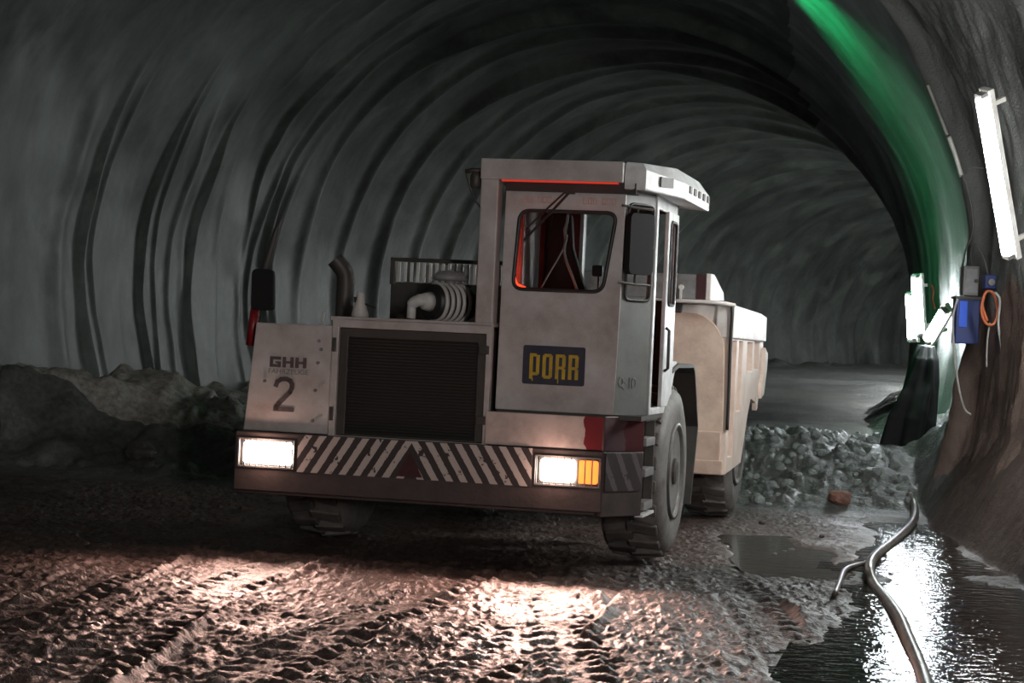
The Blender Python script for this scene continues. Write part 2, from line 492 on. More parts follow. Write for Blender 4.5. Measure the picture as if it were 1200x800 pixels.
# ------------------------------------------------------------------ ground
def puddle_mask(x, y, core=False):
    # long pool on the right, following the hose
    cxx = 2.15 + (y - 11.0) * 0.215
    w = 0.42 + 0.7 * (x > cxx) * (1 - sst(14.0, 16.5, y)) + 0.10 * np.sin(y * 1.3) - 0.12 * sst(14.6, 15.2, y) * (1 - sst(15.4, 16.0, y)) * 3.2
    m1 = sst(0.20, -0.10, np.abs(x - cxx) - w + 0.22 * fbm(x * 2.5, y * 1.2, 3.0, 3)) * sst(9.0, 10.0, y) * (1 - sst(19.6, 20.6, y))
    m2 = sst(0.25, -0.15, np.abs(x - 2.15) / 1.0 - 0.35 + 0.35 * fbm(x * 1.8, y * 0.9, 6.0, 3)) * sst(14.6, 15.6, y) * (1 - sst(18.0, 18.8, y))
    m3 = sst(0.30, -0.20, np.abs(x - 4.0) - 0.5 + 0.4 * fbm(x * 1.5, y * 0.9, 11.0, 3)) * sst(12.0, 13.0, y) * (1 - sst(17.5, 18.4, y)) * 0.8
    if core is True: return m1
    if core == 2: return m2
    return np.clip(np.maximum(np.maximum(m1, m2 * 0.8), m3 * 0.3), 0, 1)

def ground_h(x, y, fine=True):
    xc, _ = centre(y)
    v = x - xc
    h = 0.025 * fbm(x * 0.7, y * 0.7, 0.0, 3)
    bench = 0.50 * sst(21.3, 24.2, y) + 0.55 * sst(24, 80, y) ** 1.0 * ((y > 24) * 1.0)
    h = h + bench
    crest = np.exp(-((y - 23.9 - 0.3 * np.sin(x)) / 0.9) ** 2)
    rough = sst(21.2, 22.2, y) * (1 - sst(24.9, 25.9, y))
    h = h + crest * 0.14 + rough * (0.16 * fbm(x * 1.8, y * 1.6, 2.0, 4) + 0.12 * np.abs(fbm(x * 5, y * 4, 5.0, 3)))
    st = sst(25.5, 28, y)
    h = h + st * 0.085 * np.sin(2 * PI * (y + 0.6 * fbm(x * 0.4, y * 0.2, 1.0, 2)) / 4.2) * (0.6 + 0.4 * vn(y * 0.3, 2.0))
    # muck heaped against the left wall
    L = -5.1 + 2.6 * sst(22.2, 24.0, y) - 1.7 * sst(31, 44, y)
    top = 1.04 - 0.10 * np.clip(y - 22, 0, 6)
    berm = np.clip((L - v) * 0.62, 0, 1.0)
    h = h + sst(0, 1, berm) * np.clip(top - bench, 0.1, 3) + (berm > 0) * np.minimum(berm * 3, 1) * 0.20 * fbm(x * 2.2, y * 1.6, 8.0, 4)
    # muck at the foot of the right wall
    Rf = 4.72 + 0.10 * fbm(y * 0.8, 3.0, 0.0, 2) + 0.1 * sst(20, 24, y)
    rb = np.clip((v - Rf) / 0.75, 0, 1)
    h = h + rb * (1.15 - 0.75 * sst(21.8, 24.5, y) ) + (rb > 0) * 0.10 * fbm(x * 3, y * 2.5, 4.0, 4) * np.minimum(rb * 4, 1)
    pm = puddle_mask(x, y)
    if fine:
        ok = ((y > 8) & (y < 21.6)).any(axis=1)
        xs, ys = x[ok], y[ok]
        near = (1 - sst(20.5, 21.5, ys)) * (1 - pm[ok])
        lugs = 0; edge = 0; inside = 0
        for i, (a, sl, w) in enumerate(((-2.75, .10, .24), (-1.80, .11, .25), (-0.75, .15, .25), (0.18, .20, .26), (0.42, .04, .22), (1.65, -.05, .2))):
            d = xs - (a + sl * (ys - 12.0) + 0.10 * np.sin(ys * 0.7 + i * 2))
            ins = sst(w + 0.03, w - 0.03, np.abs(d))
            sgn = np.sign(d)
            pat = np.sin(2 * PI * (ys * 0.98 + np.abs(d) * 0.55 + 0.05 * sgn) / 0.23 + i)
            rowm = np.exp(-((np.abs(d) - w * 0.62) / (w * 0.30)) ** 2)
            lugs = lugs * (1 - ins) + ins * (np.clip(pat * 1.8, -1, 1) * 0.036 * rowm * (0.5 + 0.5 * vn(xs * 1.1, ys * 0.8, i + 0.5)) - 0.012)
            inside = np.maximum(inside, ins)
            edge = edge + np.exp(-((d - w - 0.05) / 0.04) ** 2) * 0.050 * np.clip(0.4 + 0.9 * vn(xs * 1.5, ys * 1.0, i * 3.0), 0, 1.2)
        clod = np.abs(vn(xs * 6, ys * 5, 1.5)) * 0.020 + np.clip(vn(xs * 16, ys * 12, 2.5), -0.1, 1) * 0.020 + np.clip(vn(xs * 36, ys * 22, 4.5), -.2, 1) * 0.020
        fg = 1 - 0.55 * sst(14.5, 17.0, ys) * sst(1.2, 1.8, xs)
        h[ok] += near * fg * ((lugs + edge) * (1 - sst(14.4, 15.4, ys)) + clod * (1 - 0.3 * inside) - 0.02 + 0.03 * fbm(xs * 1.6, ys * 1.2, 6.0, 2))
    h = h - pm * 0.055
    return h

GY = np.array(ss(-14, 8, 0.5) + ss(8, 9.5, 0.08) + ss(9.5, 15.5, 0.02) + ss(15.5, 17.5, 0.03) + ss(17.5, 22, 0.035) + ss(22, 30, 0.06) + ss(30, 60, 0.12) + ss(60, 130, 0.5))
GV = np.array(ss(-5.8, -3.6, 0.05) + ss(-3.6, 3.6, 0.0125) + ss(3.6, 5.8, 0.03))
yy = GY[:, None] + 0 * GV[None, :]
xc, _ = centre(yy)
xx = xc + GV[None, :]
P = np.stack([xx, yy, ground_h(xx, yy)], -1)
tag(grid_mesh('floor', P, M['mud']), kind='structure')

def gh(x, y, fine=False):
    return float(ground_h(np.array([x]), np.array([y]), fine)[0])

# water lying in the hollows
def pool(name, x0, x1, y0, y1, z, label, sk=0.0, mat='water', which=True, lim=0.10):
    X = np.arange(x0, x1, 0.12); Y = np.arange(y0, y1, 0.12)
    yy = Y[:, None] + 0 * X[None, :]; xx = X[None, :] + sk * (yy - y0)
    P = np.stack([xx, yy, np.full(xx.shape, z)], -1)
    # clip to the hollow: keep the water only where the ground is low
    o = grid_mesh(name, P, M[mat])
    bm = bmesh.new(); bm.from_mesh(o.data)
    kill = []
    for f in bm.faces:
        c = f.calc_center_median()
        if float(puddle_mask(np.array([c.x]), np.array([c.y]), which)[0]) < lim: kill.append(f)
    bmesh.ops.delete(bm, geom=kill, context='FACES')
    bm.to_mesh(o.data); bm.free()
    return tag(o, label, 'puddle')
pool('puddle', 0.6, 3.2, 9.0, 20.6, -0.020, 'long rippled puddle reflecting the lamps beside the muddy hose', 0.215)

m, nt, b = new_mat('silty_water')
b.inputs['Base Color'].default_value = (0.085, 0.070, 0.060, 1); b.inputs['Roughness'].default_value = 0.12
bump(nt, b, noise(nt, 9, 3), 0.15, 0.01)
M['silt'] = m
pool('puddle', 1.2, 3.3, 14.6, 18.9, -0.024, 'flat silty puddle in the mud right of the rear wheel', 0.0, 'silt', 2, 0.25)

# ------------------------------------------------------------------ camera
F, H = 2400.0, 1.65
cam = bpy.data.cameras.new('camera'); cam.sensor_width = 36; cam.lens = F / 1200 * 36; cam.clip_end = 400
co = bpy.data.objects.new('camera', cam); link(co)
r = math.radians(2.6); p = 5 / F
fwd = Vector((0, math.cos(p), -math.sin(p)))
right0 = Vector((1, 0, 0)); up0 = right0.cross(fwd)
right = right0 * math.cos(r) + up0 * math.sin(r); up = right.cross(fwd)
Mx = Matrix((right, up, -fwd)).transposed().to_4x4(); Mx.translation = Vector((0, 0, H))
co.matrix_world = Mx
bpy.context.scene.camera = co

def at(u, v, y):
    """world point seen at pixel (u, v) at depth y"""
    d = right * ((u - 600) / F) + up * ((400 - v) / F) + fwd
    return Vector((0, 0, H)) + d * (y / d.y)
def at_ground(u, v, h=0.0):
    d = right * ((u - 600) / F) + up * ((400 - v) / F) + fwd
    return Vector((0, 0, H)) + d * ((h - H) / d.z)

# ------------------------------------------------------------------ the truck
TH0 = math.radians(13.3)
T = thing('dump_truck', 'pale articulated mining dump truck with lit headlights standing in the tunnel', 'truck', (-0.653, 14.635, 0), -TH0)

def ring_of(pts2, o, ux, uy):
    o, ux, uy = Vector(o), Vector(ux).normalized(), Vector(uy).normalized()
    return [o + ux * p[0] + uy * p[1] for p in pts2]
FX, FZ = (1, 0, 0), (0, 0, 1)     # plate in the front plane, thickness toward -y

# --- bumper
bm = BM()
plate(bm, [(-1.37, 0.05), (1.36, 0.05), (1.36, 0.48), (-1.37, 0.48)], [rect(-1.34, -0.92, 0.055 + 0.17, 0.055 + 0.37), rect(0.88, 1.345, 0.225, 0.425)], (0, 0.10, 0.40), FX, FZ, 0.10)
box(bm, -1.37, 1.30, 0.10, 0.30, 0.42, 0.86)
bumper = part('bumper', bm, M['bumper'], T, bevel=0.008)
bm = BM(); box(bm, -0.885, 0.855, -0.006, 0.004, 0.605, 0.875)
part('warning_stripes', bm, M['stripes'], bumper, label='worn black and white hazard stripes meeting in the middle')
bm = BM(); plate(bm, [(-0.13, 0.62), (0.06, 0.62), (-0.035, 0.80)], [], (0, -0.008, 0), FX, FZ, 0.008)
part('reflector_triangle', bm, M['dark_red'], bumper, label='dark red triangle')
# corner piece of the bumper and skirt, angled back
cu = Vector((1.59 - 1.365, 0.34, 0)).normalized()
bm = BM(); plate(bm, rect(0, 0.408, 0.42, 0.875), [], (1.365, 0.0, 0), cu, FZ, -0.04)
part('bumper_corner', bm, M['bumper'], T, bevel=0.006)
bm = BM(); plate(bm, rect(0, 0.408, 0.88, 1.125), [], (1.365, 0.0, 0), cu, FZ, -0.04)
cs = part('corner_skirt', bm, M['skirt_corner'], T, bevel=0.006, label='dark red and purple painted corner panel')
bm = BM(); plate(bm, rect(0.02, 0.39, 0.60, 0.87), [], (1.365 + 0.005 * cu.y, -0.005 * cu.x, 0), cu, FZ, 0.003)
part('corner_stripes', bm, M['stripes2'], cs, label='faint worn hazard stripes')

# --- headlights
for nm, x0, x1, am in (('headlight', -1.335, -0.925, False), ('headlight', 0.89, 1.34, True)):
    bm = BM()
    box(bm, x0, x1, 0.055, 0.11, 0.63, 0.82)
    hl = part(nm, bm, M['dark'], T)
    xe = x1 - (0.17 if am else 0.0)
    bm = BM(); plate(bm, rrect(rect(x0 + 0.02, xe - 0.01, 0.645, 0.808), 0.03), [], (0, 0.045, 0), FX, FZ, 0.012)
    part('lens', bm, M['lens_on'], hl, label='glowing warm white lens')
    if am:
        bm = BM(); plate(bm, rrect(rect(xe + 0.012, x1 - 0.015, 0.645, 0.808), 0.02), [], (0, 0.045, 0), FX, FZ, 0.012)
        part('indicator', bm, M['amber'], hl, label='glowing amber indicator')
    bm = BM()
    n = 9
    for i in range(n + 1):
        x = x0 + (x1 - x0) * i / n
        box(bm, x - 0.004, x + 0.004, -0.012, 0.0, 0.625, 0.83)
    box(bm, x0, x1, -0.012, 0.0, 0.622, 0.632); box(bm, x0, x1, -0.012, 0.0, 0.822, 0.832)
    part('guard', bm, M['steel'], hl)
    xm = (x0 + xe) / 2
    ld = bpy.data.lights.new('headlight_beam', 'SPOT'); ld.energy = 400 if am else 210; ld.color = (1.0, 0.60, 0.49)
    ld.spot_size = math.radians(156); ld.spot_blend = 1.0; ld.shadow_soft_size = 0.05
    lo = bpy.data.objects.new('headlight_beam', ld); link(lo, T)
    lo.location = (xm, -0.05, 0.74); lo.rotation_euler = (math.radians(90 - 3), 0, PI)
    ld = bpy.data.lights.new('headlight_bulb', 'POINT'); ld.energy = 5; ld.color = (1.0, 0.62, 0.5); ld.shadow_soft_size = 0.03
    lo = bpy.data.objects.new('headlight_bulb', ld); link(lo, T); lo.location = (xm, -0.07, 0.74)

# --- left wing panel
bm = BM()
plate(bm, [(-1.335, 0.885), (-0.685, 0.885), (-0.675, 1.675), (-1.27, 1.675)], [], (0, 0.09, 0), FX, FZ, 0.03)
box(bm, -1.27, -0.70, 0.10, 1.15, 0.90, 1.66)
wing = part('wing_panel', bm, M['paint'], T, bevel=0.008)
bm = BM()
for x, z in ((-0.78, 1.56), (-0.76, 1.50), (-0.78, 1.40), (-0.79, 1.20), (-0.80, 0.98), (-1.18, 1.25)):
    bm = BM(); lathe(bm, [(-0.012, 0.011), (0.0, 0.013)], (x, 0.052, z), 'y', 10)
    part('bolt', bm, M['steel'], wing)
# writing: GHH
bm = BM()
s, o = 0.075, Vector((-1.150, 0.058, 1.355))
def blk(bm, x0, x1, z0, z1): plate(bm, rect(x0, x1, z0, z1), [], o, FX, FZ, 0.004)
w = 0.085
blk(bm, 0, w, 0, .022); blk(bm, 0, w, .055, .077); blk(bm, 0, .024, 0.018, .06); blk(bm, w - .024, w, .018, .038); blk(bm, .045, w, .028, .042)
for k in (1, 2):
    x = k * 0.098
    blk(bm, x, x + .026, 0, .077); blk(bm, x + w - .026, x + w, 0, .077); blk(bm, x + .02, x + w - .02, .029, .047)
part('lettering', bm, M['ink'], wing, label='dark block letters GHH')
def text_mesh(s, size, xs=1.0):
    cu_ = bpy.data.curves.new('t', 'FONT'); cu_.body = s; cu_.size = size; cu_.extrude = 0.0015; cu_.align_x = 'CENTER'
    to = bpy.data.objects.new('t', cu_); COL.objects.link(to)
    dg = bpy.context.evaluated_depsgraph_get()
    me = bpy.data.meshes.new_from_object(to.evaluated_get(dg))
    bpy.data.objects.remove(to)
    bm_ = bmesh.new(); bm_.from_mesh(me)
    bmesh.ops.transform(bm_, matrix=Matrix.Rotation(PI / 2, 4, 'X') @ Matrix.Diagonal((xs, 1, 1, 1)), verts=bm_.verts)
    return bm_
bm = text_mesh('FAHRZEUGE', 0.052, 1.08); bmesh.ops.translate(bm, verts=bm.verts, vec=(-1.005, 0.055, 1.308))
part('lettering', bm, M['ink_faint'], wing, label='faint dark word FAHRZEUGE')
# numeral 2, stencilled
bm = BM()
two = [[(0.0, 0.205), (0.012, 0.238), (0.040, 0.258), (0.066, 0.262)], [(0.088, 0.262), (0.118, 0.250), (0.134, 0.222), (0.134, 0.190), (0.118, 0.155), (0.085, 0.118)],
       [(0.068, 0.098), (0.034, 0.062), (0.016, 0.036), (0.010, 0.014)], [(-0.004, 0.012), (0.144, 0.012)]]
strokes(bm, [[(a * 0.92, b * 0.88) for a, b in l] for l in two], 0.034, (-1.095, 0.058, 1.04), FX, FZ)
part('lettering', bm, M['ink'], wing, label='dark stencilled numeral 2')

# --- radiator and its frame
bm = BM()
plate(bm, rect(-0.675, 0.515, 0.865, 1.735), [rect(-0.625, 0.475, 0.885, 1.665)], (0, 0.10, 0), FX, FZ, 0.07)
rad = part('radiator_frame', bm, M['paint'], T, bevel=0.006)
bm = BM(); box(bm, -0.63, 0.48, 0.085, 0.13, 0.87, 1.68)
part('radiator_screen', bm, M['screen'], rad)
bm = BM()
plate(bm, rect(-0.622, 0.472, 0.888, 1.662), [rect(-0.56, 0.41, 0.90, 1.60)], (0, 0.085, 0), FX, FZ, 0.025)
part('screen_border', bm, M['dark'], rad, bevel=0.004)
for z in (1.52, 1.02):
    bm = BM(); box(bm, 0.43, 0.50, 0.015, 0.05, z, z + 0.06); part('latch', bm, M['dark'], rad, bevel=0.003)
    bm = BM(); box(bm, -0.665, -0.64, 0.01, 0.04, z - 0.03, z + 0.07); part('hinge', bm, M['dark'], rad, bevel=0.003)
# engine housing under the deck
bm = BM(); box(bm, -0.66, 0.50, 0.14, 2.6, 0.95, 1.70)
hood = part('hood', bm, M['dark'], T, bevel=0.02)
bm = BM(); box(bm, -0.69, 0.52, 0.03, 1.65, 1.715, 1.745)
part('deck', bm, M['paint'], hood, bevel=0.006)

# --- exhaust
bm = BM(); tube(bm, spline([(-0.875, 0.9, 1.55), (-0.875, 0.9, 1.80), (-0.875, 0.9, 2.02), (-0.89, 0.89, 2.10), (-0.955, 0.86, 2.185)], 6), 0.068, 18, cap=False)
tube(bm, spline([(-0.875, 0.9, 1.56), (-0.875, 0.9, 1.80), (-0.875, 0.9, 2.02), (-0.89, 0.89, 2.10), (-0.950, 0.862, 2.18)], 6), 0.060, 18)
ex = part('exhaust_pipe', bm, M['dark'], T, smooth=True)

# --- air cleaner
AM = Matrix.Translation((0.03, 0.62, 1.885)) @ Matrix.Rotation(math.radians(-38), 4, 'Z')
def turned(bm):
    bmesh.ops.transform(bm, matrix=AM, verts=bm.verts); return bm
bm = BM(); lathe(bm, [(-0.17, 0.10), (-0.165, 0.130), (-0.10, 0.134), (0.12, 0.134), (0.18, 0.12)], (0, 0, 0), 'y', 36)
air = part('air_cleaner', turned(bm), M['black'], T, smooth=True)
for k in range(5):
    bm = BM(); lathe(bm, [(0, 0.134), (0.006, 0.147), (0.028, 0.147), (0.034, 0.134)], (0, -0.13 + k * 0.052, 0), 'y', 36)
    part('rib', turned(bm), M['white'], air, smooth=True, label='pale ribbed band')
bm = BM(); lathe(bm, [(-0.235, 0.03), (-0.23, 0.06), (-0.17, 0.075)], (-0.01, 0, 0), 'y', 28)
tube(bm, spline([(-0.01, -0.20, 0.005), (-0.02, -0.26, 0.005), (-0.06, -0.29, -0.03), (-0.07, -0.29, -0.13)], 6), [0.047] * 7 + [0.044] * 6 + [0.034] * 6, 14)
part('inlet_elbow', turned(bm), M['white'], air, smooth=True, label='white elbow')
bm = BM(); lathe(bm, [(1.98, 0.035), (2.045, 0.035), (2.047, 0.11), (2.06, 0.128), (2.085, 0.125), (2.115, 0.09), (2.125, 0.03)], (0.03, 0.62, 0), 'z', 30)
part('intake_cap', bm, M['filter'], air, smooth=True, label='grey mushroom shaped rain cap')

# --- louvred housing behind
bm = BM(); box(bm, -0.74, 0.30, 1.66, 2.5, 1.70, 2.05)
box(bm, -0.74, 0.30, 1.62, 1.68, 2.215, 2.245); box(bm, -0.74, -0.70, 1.62, 1.68, 2.03, 2.24); box(bm, 0.26, 0.30, 1.62, 1.68, 2.03, 2.24)
lv = part('louvre_housing', bm, M['dark'], T, bevel=0.006)
bm = BM()
for i in range(17):
    x = -0.68 + i * 0.052
    box(bm, x, x + 0.020, 1.63, 1.655, 2.055, 2.21)
part('louvre_bars', bm, M['white'], lv, label='row of pale upright bars')

# --- cab skirt
bm = BM(); plate(bm, rect(0.50, 1.366, 0.885, 1.118), [], (0, 0.06, 0), FX, FZ, 0.05)
part('cab_skirt', bm, M['skirt'], T, bevel=0.006, label='dirty white sill with a red painted patch')

# --- cab shell (part) with sub-parts
bm = BM()
# front wall
wsc = rrect([(0.635, 1.995), (1.285, 1.995), (1.365, 2.555), (0.665, 2.555)], 0.075)
plate(bm, [(0.545, 1.135), (1.405, 1.135), (1.425, 2.745), (0.555, 2.745)], [wsc], (0, 0.15, 0), FX, FZ, 0.05)
cab = part('cab', bm, M['paint'], T, bevel=0.005)
bm = BM(); tube(bm, ring_of(wsc, (0, 0.095, 0), FX, FZ), 0.014, 8, closed=True)
part('windscreen_seal', bm, M['black'], cab, smooth=True)
bm = BM(); plate(bm, wsc, [], (0, 0.125, 0), FX, FZ, 0.006)
part('windscreen', bm, M['glass'], cab)
# corner panel
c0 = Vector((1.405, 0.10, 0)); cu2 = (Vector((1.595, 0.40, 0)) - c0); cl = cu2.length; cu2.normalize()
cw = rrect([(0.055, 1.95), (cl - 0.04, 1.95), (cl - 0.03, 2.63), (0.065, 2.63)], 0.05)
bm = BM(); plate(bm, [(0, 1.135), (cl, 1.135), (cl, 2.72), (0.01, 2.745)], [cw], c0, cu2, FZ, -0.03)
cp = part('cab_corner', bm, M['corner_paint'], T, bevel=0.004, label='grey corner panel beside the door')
bm = BM(); tube(bm, ring_of(cw, c0 + Vector((0.004, -0.004, 0)), cu2, FZ), 0.011, 8, closed=True)
part('window_seal', bm, M['black'], cp, smooth=True)
bm = BM(); plate(bm, cw, [], c0 + Vector((-0.015, 0.012, 0)), cu2, FZ, 0.005)
part('window_glass', bm, M['glass'], cp)
# scrawl on the corner panel
bm = BM()
strokes(bm, [[(0.05, 1.34), (0.035, 1.37), (0.05, 1.40), (0.075, 1.40), (0.085, 1.37), (0.07, 1.34), (0.05, 1.34)], [(0.065, 1.35), (0.09, 1.32)], [(0.10, 1.365), (0.125, 1.365)],
             [(0.15, 1.33), (0.15, 1.40)], [(0.18, 1.33), (0.17, 1.37), (0.185, 1.40), (0.21, 1.39), (0.215, 1.35), (0.20, 1.33), (0.18, 1.33)]], 0.010, c0 + Vector((0.003, -0.003, 0)), cu2, FZ, 0.002)
part('lettering', bm, M['ink_faint'], cp, label='faint scrawled characters')
# door side
UY = (0, 1, 0)
bm = BM()
box(bm, 1.575, 1.605, 0.395, 0.475, 1.135, 2.72)      # lock post
box(bm, 1.56, 1.605, 0.395, 1.35, 1.135, 1.185)       # sill
box(bm, 1.57, 1.60, 0.395, 1.35, 2.62, 2.735)         # header
sidef = part('door_frame', bm, M['paint_side'], T, bevel=0.006, label='bright pale door frame')
dw = rrect([(0.96, 1.94), (1.24, 1.94), (1.24, 2.56), (0.96, 2.56)], 0.06)
bm = BM(); plate(bm, rect(0.88, 1.35, 1.185, 2.63), [dw], (1.585, 0, 0), UY, FZ, 0.03)
door = part('sliding_door', bm, M['paint_side'], T, bevel=0.006, label='pale door panel with a narrow window')
bm = BM(); tube(bm, ring_of(dw, (1.618, 0, 0), UY, FZ), 0.012, 8, closed=True)
part('window_seal', bm, M['black'], door, smooth=True)
bm = BM(); plate(bm, dw, [], (1.597, 0, 0), UY, FZ, 0.005)
part('window_glass', bm, M['glass'], door)
bm = BM(); tube(bm, [(1.618, 0.92, 1.45), (1.645, 0.92, 1.47), (1.645, 0.92, 1.75), (1.618, 0.92, 1.77)], 0.012, 8)
part('door_handle', bm, M['dark'], door, smooth=True)
# back, left wall, floor of the cab
bm = BM()
plate(bm, rect(0.55, 1.60, 1.135, 2.74), [rect(0.89, 1.54, 1.98, 2.64)], (0, 1.40, 0), FX, FZ, 0.04)
bk = part('cab_back_wall', bm, M['dark'], T)
bm = BM(); box(bm, 0.785, 0.862, 1.30, 1.36, 1.85, 2.64)
part('rear_post', bm, M['red'], bk, label='red upright post')
bm = BM(); box(bm, 0.864, 0.890, 1.28, 1.36, 1.95, 2.62)  # white strip painted in for light on the rear window edge
part('lit_edge_strip', bm, M['white'], bk, label='white upright strip standing in for the lit window edge')
bm = BM(); box(bm, 0.55, 0.575, 0.15, 1.38, 1.135, 2.74)
lw = part('cab_side_wall', bm, M['orange_in'], T, label='left cab wall, orange red inside')
bm = BM(); box(bm, 0.577, 0.590, 0.58, 1.12, 1.40, 2.68)
part('inner_post', bm, M['filter'], lw, label='broad grey panel inside the windscreen')
bm = BM(); tube(bm, [(0.685, 1.2, 1.85), (0.685, 1.2, 2.60)], 0.016, 8)
part('grab_rail', bm, M['steel'], lw)
bm = BM(); box(bm, 0.55, 1.60, 0.12, 1.40, 1.10, 1.135)
fl = part('cab_floor', bm, M['dark'], T)
bm = BM(); plate(bm, [(0.66, 1.6), (1.04, 1.6), (1.04, 1.98), (0.99, 2.08), (0.90, 2.34), (0.88, 2.58), (0.74, 2.62), (0.70, 2.3), (0.66, 1.95)], [], (0, 0.95, 0), FX, FZ, 0.10)
box(bm, 0.68, 1.04, 0.50, 0.93, 1.52, 1.64)
box(bm, 0.80, 0.94, 0.70, 0.92, 1.135, 1.52)
part('driver_seat', bm, M['matt'], fl, bevel=0.02, label='black high backed driver seat')
bm = BM()
tube(bm, [(0.97 + 0.17 * math.cos(a * PI / 12), 0.42 + 0.10 * math.sin(a * PI / 12), 1.86 + 0.13 * math.sin(a * PI / 12)) for a in range(24)], 0.014, 8, closed=True)
tube(bm, [(0.97, 0.42, 1.86), (0.97, 0.30, 1.50), (0.97, 0.22, 1.14)], 0.025, 10)
tube(bm, [(0.80, 0.42, 1.86), (1.14, 0.42, 1.86)], 0.012, 8)
part('steering_wheel', bm, M['black'], fl, smooth=True)
bm = BM(); box(bm, 0.60, 1.40, 0.17, 0.32, 1.14, 1.95)
dash = part('dashboard', bm, M['black'], fl, bevel=0.015)
bm = BM()
plate(bm, rrect(rect(1.175, 1.250, 2.11, 2.19), 0.015), [], (0, 0.27, 0), FX, FZ, 0.02)
tube(bm, [(1.22, 0.27, 1.94), (1.22, 0.27, 2.12)], 0.008, 6)
part('display', bm, M['black'], dash, label='small black screen on a stalk')
bm = BM(); plate(bm, [(0.20, 1.96), (0.62, 1.96), (0.50, 2.02), (0.36, 2.10), (0.20, 2.22)], [], (0.578, 0, 0), UY, FZ, 0.008)
plate(bm, [(0.585, 1.97), (0.80, 1.97), (0.70, 2.00), (0.585, 2.05)], [], (0, 0.42, 0), FX, FZ, 0.01)
rl = part('cab_lamp', bm, M['cab_on'], T, label='glowing red lamp inside the cab')
ld = bpy.data.lights.new('cab_light', 'POINT'); ld.energy = 1.4; ld.color = (1.0, 0.13, 0.04); ld.shadow_soft_size = 0.03
lo = bpy.data.objects.new('cab_light', ld); link(lo, T); lo.location = (0.605, 0.30, 1.975)

# hanging cords behind the screen
bm = BM()
tube(bm, spline([(0.99, 0.22, 2.56), (0.98, 0.22, 2.42), (0.965, 0.22, 2.30), (0.86, 0.22, 2.10), (0.80, 0.22, 1.98)], 6), 0.006, 6)
tube(bm, spline([(0.985, 0.22, 2.40), (0.975, 0.22, 2.26), (1.04, 0.22, 2.10), (1.09, 0.22, 1.98)], 6), 0.010, 6)
tube(bm, [(0.99, 0.215, 2.56), (0.985, 0.215, 2.49), (0.968, 0.215, 2.43), (0.98, 0.215, 2.36)], 0.011, 6)
part('hanging_cord', bm, M['filter'], cab, smooth=True, label='thin grey cords hanging in front of the seat')

# wiper
bm = BM()
tube(bm, [(1.03, 0.07, 2.70), (0.92, 0.06, 2.57), (0.71, 0.06, 2.34)], 0.010, 6)
tube(bm, [(1.00, 0.07, 2.70), (0.88, 0.06, 2.58), (0.72, 0.06, 2.42)], 0.007, 6)
box(bm, 0.98, 1.06, 0.055, 0.10, 2.68, 2.725)
part('wiper', bm, M['black'], cab)
# faded red words over the screen (worn past reading)
bm = BM()
for x0, pat in ((0.69, '110111'), (1.12, '1110111')):
    x = x0
    for ch in pat:
        if ch == '1':
            strokes(bm, [[(x, 2.615), (x, 2.655), (x + 0.022, 2.655), (x + 0.022, 2.615), (x, 2.615)]], 0.009, (0, 0.099, 0), FX, FZ, 0.002)
            x += 0.036
        else: x += 0.03
part('lettering', bm, M['ink_red'], cab, label='faded red worn lettering')

# sign
bm = BM(); plate(bm, rrect(rect(0.735, 1.185, 1.325, 1.60), 0.018), [], (0, 0.099, 0), FX, FZ, 0.006)
sg = part('company_board', bm, M['navy'], cab, label='navy board with yellow word PORR')
bm = BM()
def bl(pts, holes=()): plate(bm, pts, holes, (0.785, 0.093, 1.368), FX, FZ, 0.004)
lw_, lh_, st_ = 0.072, 0.175, 0.024
def R_(x, x0, x1, z0, z1): bl(rect(x + x0, x + x1, z0, z1))
# P
R_(0, 0, st_, -0.006, lh_); R_(0, st_, lw_ - st_, lh_ - 0.022, lh_); R_(0, lw_ - st_, lw_, 0.03, lh_ - 0.010); R_(0, st_, lw_ - 0.01, 0.02, 0.042)
# O
x = 0.094; R_(x, 0, st_, 0.010, lh_ - 0.010); R_(x, lw_ - st_, lw_, 0.010, lh_ - 0.010); R_(x, 0.01, lw_ - 0.01, lh_ - 0.022, lh_); R_(x, 0.01, lw_ - 0.01, 0, 0.022)
for x in (0.188, 0.282):
    R_(x, 0, st_, 0, lh_); R_(x, st_, lw_ - 0.008, lh_ - 0.022, lh_); R_(x, lw_ - st_, lw_, 0.085, lh_ - 0.010); R_(x, st_, lw_ - 0.008, 0.07, 0.090); R_(x, lw_ - st_, lw_, 0, 0.074)
R_(0.02, 0, 0.008, -0.02, 0.0); R_(0.205, 0, 0.008, -0.03, 0.0)
part('lettering', bm, M['yellow'], sg, label='yellow block letters PORR')

# --- roof
bm = BM()
plate(bm, [(0.385, 0), (1.415, 0), (1.415, 0.3), (1.415, 1.72), (0.385, 1.72)], [], (0, 0.0, 2.765), (1, 0, 0), (0, 1, 0), 0.145)
box(bm, 0.385, 0.515, 0.03, 0.17, 1.74, 2.77)
roof = part('roof_guard', bm, M['paint'], T, bevel=0.010)
bm = BM()
pl = [(1.42, 0.02), (1.56, 0.10), (1.79, 0.50), (1.79, 1.70), (1.42, 1.70)]
zt = {0: 2.90, 1: 2.90, 2: 2.84, 3: 2.84, 4: 2.90}
A = [bm.verts.new((p[0], p[1], 2.72 - (0.03 if i in (2, 3) else 0))) for i, p in enumerate(pl)]
B = [bm.verts.new((p[0], p[1], zt[i] - 0.035)) for i, p in enumerate(pl)]
Cc = [bm.verts.new((1.42 + (p[0] - 1.42) * 0.80, 0.02 + (p[1] - 0.02) * 0.93 + 0.03 * (i < 3), 2.915)) for i, p in enumerate(pl)]
bm.faces.new(A[::-1]); bm.faces.new(Cc)
for i in range(5):
    j = (i + 1) % 5
    bm.faces.new([A[i], A[j], B[j], B[i]]); bm.faces.new([B[i], B[j], Cc[j], Cc[i]])
